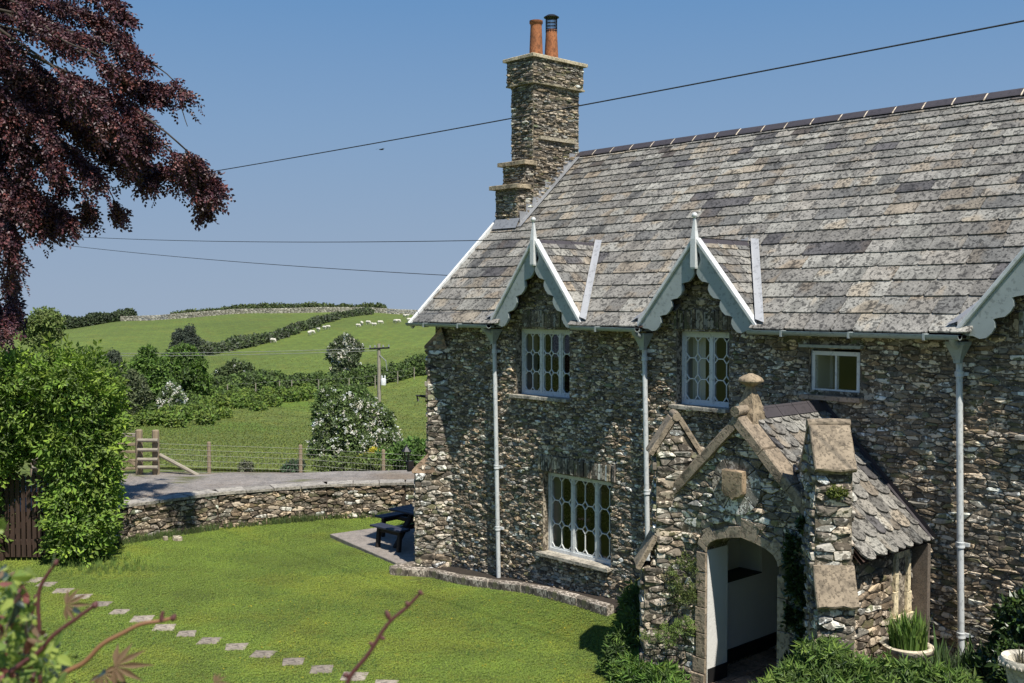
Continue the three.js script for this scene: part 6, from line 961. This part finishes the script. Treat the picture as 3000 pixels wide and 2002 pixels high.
{ // lawn grass and rank field grass, blade tufts
  const g = bladesGeo(8, 1, 0.16, 41, 0.7, 0.7), R0 = rng(5);
  const ok = (x, z) => x > wallX(z) + 0.05 && !(x > 0.0 && z < 0.5) && !(x > 5.9 && z < 1.9) && !(x > -3.2 && x < 0 && z < 0.25) && !(z < 0.95 && x > -0.1 && x < 0.6) && !STEPS.some(q => Math.abs(q[0] - x) + Math.abs(q[1] - z) < 0.17);
  const t = tuft(scene, 'lawn_grass', 150000, R => { for (;;) { const d = 12.2 + 11.5 * Math.pow(R(), 0.8), px = -20 + 1650 * R(), a = sight(px, 697, d); if (ok(a.x, a.z)) { a.y = lawnY(a.x, a.z) - 0.004; return a; } } }, [0.13, 0.2, 0.022], [0.015, 0.035], 191, g);
  t.instanceColor && 0; const col = new THREE.Color(), m4 = new THREE.Matrix4(); for (let i = 0; i < t.count; i++) { t.getMatrixAt(i, m4); const x = m4.elements[12], z = m4.elements[14], c = lawnCol(x, z), k = 1.25 + 0.45 * R0(); t.setColorAt(i, col.setRGB(c[0] * k, c[1] * k, c[2] * k)); }
  stuff(t); t.userData.label = 'short mown grass blades of the lawn'; t.userData.category = 'grass';
  const wd = tuft(scene, 'lawn_weeds', 1500, R => { for (;;) { const d = 12.3 + 9 * R(), a = sight(60 + 1350 * R(), 697, d); if (ok(a.x, a.z) && fbm(a.x * 1.3, a.z * 1.3, 61, 3) > 0.56) { a.y = lawnY(a.x, a.z); return a; } } }, [0.1, 0.19, 0.03], [0.02, 0.045], 195, cl3); stuff(wd); wd.userData.label = 'small broad-leaved weeds in patches over the lawn'; wd.userData.category = 'weeds';
  const bt = tuft(scene, 'buttercups', 90, R => { for (;;) { const d = 12.3 + 4 * R(), a = sight(500 + 800 * R(), 697, d); if (ok(a.x, a.z) && fbm(a.x * 0.9, a.z * 0.9, 63, 3) > 0.5) { a.y = lawnY(a.x, a.z) + 0.03; return a; } } }, [0.6, 0.46, 0.02], [0.012, 0.02], 197, flowerGeo); stuff(bt); bt.userData.label = 'scattered tiny yellow flowers in the lawn'; bt.userData.category = 'flowers';
  const f = tuft(scene, 'field_grass', 60000, R => onLand(lerp(120, 1010, R()), lerp(25.9, 125, Math.pow(R(), 2.4))), [0.17, 0.215, 0.036], [0.04, 0.11], 193, g); stuff(f); f.userData.label = 'rough pasture grass beyond the wire fence'; f.userData.category = 'grass';
}

// ---------------------------------------------------------------- copper beech
{
  const foot = sight(-470, 1250, 18.2); foot.y = -0.2; const t = thing('copper_beech', 'copper beech with drooping dark purple foliage filling the upper left', 'tree', undefined, [foot.x, 0, foot.z]), R = rng(211), o = V(foot.x, 0, foot.z), it = [];
  const S = (px, py, d) => sight(px, py, d).sub(o);
  limb(t, [V(0, -0.3, 0), V(0.05, 2.5, 0), V(0, 5.5, 0.1), V(0.1, 9, 0)], 0.42, 0.2, M.bark, 'trunk', 12);
  // limbs: [distance, start height on trunk, outline points]
  const B = [[16.6, 8.6, [[-60, -60], [120, -70], [230, -30], [292, 40]]], [17.2, 8.2, [[-60, -20], [100, 0], [220, 40], [288, 95]]], [16.2, 7.6, [[-60, 20], [120, 60], [270, 110], [370, 160], [430, 225]]], [16.8, 7.3, [[-60, 60], [150, 110], [290, 175], [400, 220], [430, 290]]], [16, 7, [[-60, 90], [120, 150], [280, 235], [400, 320], [480, 405], [492, 440]]], [16.5, 6.8, [[-60, 130], [130, 200], [300, 290], [420, 370], [465, 430], [470, 480]]], [17, 6.8, [[-60, 140], [100, 220], [240, 310], [340, 390], [330, 425]]], [16.3, 6.5, [[-60, 190], [60, 250], [160, 340], [240, 420], [275, 490]]], [17.1, 6.3, [[-60, 240], [60, 320], [130, 400], [190, 450], [205, 495]]], [16.6, 6.1, [[-80, 330], [0, 400], [70, 440], [130, 480], [160, 510]]], [18.4, 5.8, [[-110, 380], [-40, 450], [15, 520], [35, 600], [25, 660]]], [18.8, 5.6, [[-120, 420], [-60, 520], [-5, 600], [28, 690], [30, 740]]], [18.2, 5.4, [[-140, 500], [-70, 620], [-15, 700], [0, 770]]], [17.3, 7, [[-60, 60], [60, 130], [150, 220], [230, 280], [380, 330], [420, 420]]], [17.5, 8, [[-60, -30], [60, 20], [150, 60], [240, 60], [320, 140]]], [16.4, 6.7, [[-80, 200], [20, 260], [50, 340], [60, 420], [90, 480]]], [16.9, 7.7, [[-60, 10], [80, 70], [200, 130], [320, 195], [420, 205]]], [15.8, 7.4, [[-80, 40], [60, 110], [180, 200], [250, 260], [310, 330], [300, 400]]], [15.7, 7.9, [[-80, -40], [40, 10], [140, 90], [230, 130], [300, 190]]], [16.9, 6.2, [[-100, 260], [-30, 350], [0, 450], [20, 560], [28, 660], [15, 760]]], [17.2, 6.4, [[-90, 160], [-25, 230], [10, 330], [40, 430], [50, 500]]], [16.7, 6.3, [[-80, 300], [-10, 400], [40, 470], [90, 500], [120, 510]]], [16.5, 7.3, [[-80, 30], [0, 110], [60, 200], [110, 300], [130, 400]]], [17.6, 7.2, [[-80, 80], [40, 160], [140, 260], [240, 340], [340, 380], [410, 390]]]];
  for (const [d, h, pts] of B) {
    const P = [V(0, h, 0), ...pts.map((q, i) => S(q[0], q[1], d + 1.6 + (i - 1) * 0.12 * (R() - 0.5) * 4))], cv = new THREE.CatmullRomCurve3(P); limb(t, P, 0.032, 0.006);
    const n = Math.round(cv.getLength() / 0.042), hole = rng(Math.round(h * 100));
    for (let k = 0; k < n; k++) { const u = k / n; if (u < 0.1) continue; const p = cv.getPoint(u); if (fbm(p.x * 1.6 + d, p.y * 1.6, 31, 3) < (pts.at(-1)[0] > 120 ? 0.43 : 0.4)) continue; const tan = cv.getTangent(u); const m = 1 + (R() < 0.75 ? 1 : 0) + (R() < 0.5 ? 1 : 0);
      for (let j = 0; j < m; j++) { const side = rdir(R); side.y *= 0.4; const dir = tan.clone().multiplyScalar(0.7 + 0.4 * R()).addScaledVector(side, 0.7).add(V(0, -0.35, 0)).normalize(), len = (0.2 + 0.62 * R() * R() + 0.1) * (0.5 + 0.6 * Math.sin(Math.PI * clamp(u * 1.02, 0.15, 0.97))); let q = p.clone(), dd = dir.clone(); const steps = Math.max(1, Math.round(len / 0.1));
        for (let s = 0; s < steps; s++) { if (R() < 0.15) continue; it.push({ p: q.clone(), s: 0.11 + 0.09 * R(), d: dd.clone().addScaledVector(rdir(R), 0.75).normalize(), roll: (R() - 0.5) * 4, c: tint(R() < 0.3 ? [0.135, 0.05, 0.05] : [0.064, 0.02, 0.028], R, 1.0, 0.5) }); q = q.addScaledVector(dd, 0.1); dd.y -= 0.17; dd.normalize(); } } }
  }
  // the rest of the crown, round the trunk
  for (const b of blobs([[0, 8.6, 0, 1.7], [-1.2, 7.6, 0.8, 1.5], [-0.6, 7, -1.4, 1.4], [0.6, 9.8, 0.2, 1.3], [-1.6, 6.4, 1.8, 1.3], [0.4, 7.2, 1.6, 1.3]].map(l => ({ c: V(l[0], l[1], l[2]), r: l[3], ky: 0.9 })), 7000, R, { c: [0.064, 0.02, 0.028], c2: [0.135, 0.05, 0.05], v: 1, s: [0.12, 0.22], rough: 0.4, shell: 0.4, up: 0.2 })) it.push(b);
  for (const q of [[-1.4, 7.4, 1], [-0.7, 6.9, -1.5], [0.5, 7.2, 1.7], [-1.7, 6.3, 1.9], [0.5, 9.9, 0.2]]) limb(t, [V(0, q[1] * 0.75, 0), V(q[0] * 0.5, q[1] * 0.92, q[2] * 0.5), V(...q)], 0.09, 0.02);
  leaves('crown', t, beechSprig, M.beechLeaf = mat({ color: C(1, 1, 1), roughness: 0.5, transmission: 0.12, thickness: 0 }), it); console.log('beech sprigs', it.length);
}

// ---------------------------------------------------------------- near shrubs, out of focus
{
  const base = sight(40, 1700, 2.0), t = thing('foreground_shrub', 'out-of-focus shrub with red stems and yellow-green leaves at the lower left corner', 'shrub', undefined, [base.x, base.y - 0.1, base.z]), o = V(base.x, base.y - 0.1, base.z), R = rng(231);
  M.redStem = mat({ color: C(0.1, 0.032, 0.03), roughness: 0.6 }); M.tanStem = mat({ color: C(0.24, 0.12, 0.06), roughness: 0.6 });
  const S = (x, y, d = 1.75) => sight(x, y, d).sub(o), stems = [[[30, 1660], [10, 1563], [91, 1495], [120, 1461], [176, 1419], [218, 1389]], [[110, 1660], [141, 1553], [193, 1521], [235, 1479], [281, 1454], [323, 1433], [372, 1425], [398, 1418]], [[90, 1680], [91, 1539], [90, 1451], [88, 1366], [98, 1336], [127, 1292]], [[10, 1680], [6, 1560], [14, 1490], [24, 1430], [38, 1392]], [[40, 1680], [40, 1560], [60, 1480], [75, 1400], [84, 1370]]];
  stems.forEach((s, i) => { limb(t, s.map(q => S(q[0], q[1], 1.75 + 0.08 * i)), 0.0048, 0.003, i === 1 ? M.tanStem : M.redStem, 'stem', 8); const e = s.at(-1), G = new Geo(); G.tube([S(e[0] - 4, e[1] + 5, 1.75 + 0.08 * i), S(e[0], e[1], 1.75 + 0.08 * i), S(e[0] + 5, e[1] - 7, 1.75 + 0.08 * i)], [0.004, 0.006, 0.002], 8); mesh('bud', G.build(true), M.redStem, t); });
  limb(t, [S(372, 1425, 1.83), S(371, 1414, 1.83), S(374, 1404, 1.83)], 0.005, 0.003, M.redStem, 'stem', 6);
  const leafG = () => { const G = new Geo(), n = 6; for (let i = 0; i < n; i++) for (const s of [-1, 1]) { const f = u => V(s * 0.22 * Math.sin(Math.PI * Math.pow(u, 0.8)), 0.05 * Math.sin(Math.PI * u) - 0.18 * u * u + 0.03 * s, u), c = u => V(0, -0.18 * u * u, u); G.quad(c(i / n), f(i / n), f((i + 1) / n), c((i + 1) / n)); } return G.build(); }, lg = leafG();
  M.redLeaf = mat({ color: C(0.2, 0.05, 0.04), transmission: 0.35, roughness: 0.7, thickness: 0 }); M.limeLeaf = mat({ color: C(0.3, 0.38, 0.05), transmission: 0.45, roughness: 0.8, thickness: 0 }); M.bronzeLeaf = mat({ color: C(0.22, 0.13, 0.06), transmission: 0.5, roughness: 0.8, thickness: 0 }); M.darkLeaf = mat({ color: C(0.03, 0.05, 0.045), roughness: 0.5 }); M.greenLeaf = mat({ color: C(0.15, 0.24, 0.03), transmission: 0.4, roughness: 0.8, thickness: 0 });
  const put = (x, y, s, m, d = 1.7 + 0.3 * R()) => { const l = mesh('leaf', lg, m, t); l.position.copy(S(x, y, d)); l.scale.setScalar(s); l.quaternion.setFromUnitVectors(_z, rdir(R).add(V(0.3, -0.1, 0.2)).normalize()); l.rotateZ(R() * 6); };
  for (const [x, y, s] of [[8, 1188, 0.045], [2, 1215, 0.03], [30, 1330, 0.05], [55, 1310, 0.045], [20, 1300, 0.04], [5, 1345, 0.04], [8, 1390, 0.05], [115, 1305, 0.03]]) put(x, y, s, M.limeLeaf);
  for (let i = 0; i < 560; i++) { const x = -10 + 230 * R(), y = 1310 + 270 * R(); if (x > 40 + (y - 1310) * 0.55 * (0.6 + 0.5 * R())) continue; const q = R(); put(x, y, 0.017 + 0.021 * R(), q < 0.36 ? M.limeLeaf : q < 0.66 ? M.greenLeaf : q < 0.78 ? M.bronzeLeaf : q < 0.92 ? M.redLeaf : M.darkLeaf); }
  for (const [x, y, s, m] of [[150, 1505, 0.04, M.darkLeaf], [160, 1508, 0.035, M.darkLeaf], [38, 1508, 0.03, M.darkLeaf], [40, 1372, 0.05, M.darkLeaf], [165, 1402, 0.03, M.darkLeaf], [210, 1560, 0.05, M.darkLeaf]]) put(x, y, s, m);
  for (const [x, y, s] of [[150, 1390, 0.05], [262, 1530, 0.07], [235, 1545, 0.055], [490, 1566, 0.03]]) { const l = mesh('maple_leaf', palm, M.bronzeLeaf, t); l.position.copy(S(x, y, 1.9)); l.scale.setScalar(s); l.quaternion.setFromUnitVectors(_z, V(0.62, -0.35, -0.6).normalize()); l.rotateZ(R() - 0.5); l.rotateY((R() - 0.5) * 1.5); }
}
{
  const b = sight(770, 1660, 1.7), t = thing('rose_stem', 'single blurred dark red stem with buds at the bottom edge', 'plant stem', undefined, [b.x, b.y - 0.1, b.z]), o = V(b.x, b.y - 0.1, b.z), S = (x, y) => sight(x, y, 1.7).sub(o);
  limb(t, [S(770, 1680), S(800, 1560), S(845, 1502), S(892, 1430), S(935, 1393), S(963, 1363)], 0.004, 0.0024, M.redStem, 'stem', 8);
  for (const [x, y, dx, dy, r] of [[895, 1423, -10, -22, 0.005], [938, 1392, -6, -12, 0.0045], [872, 1462, 12, 6, 0.004], [800, 1548, -14, 4, 0.005], [858, 1481, -12, -6, 0.004], [963, 1363, 5, -6, 0.006]]) { const G = new Geo(); G.tube([S(x, y), S(x + dx * 0.5, y + dy * 0.5), S(x + dx, y + dy)], [r * 0.5, r, r * 0.3], 7); mesh('bud', G.build(true), M.redStem, t); }
}

// ---------------------------------------------------------------- working unit to metres, and the picture
camera.position.multiplyScalar(UNIT);
for (const o of scene.children) if (o !== sun && o !== sun.target) { o.position.multiplyScalar(UNIT); o.scale.multiplyScalar(UNIT); }
renderer.render(scene, camera);
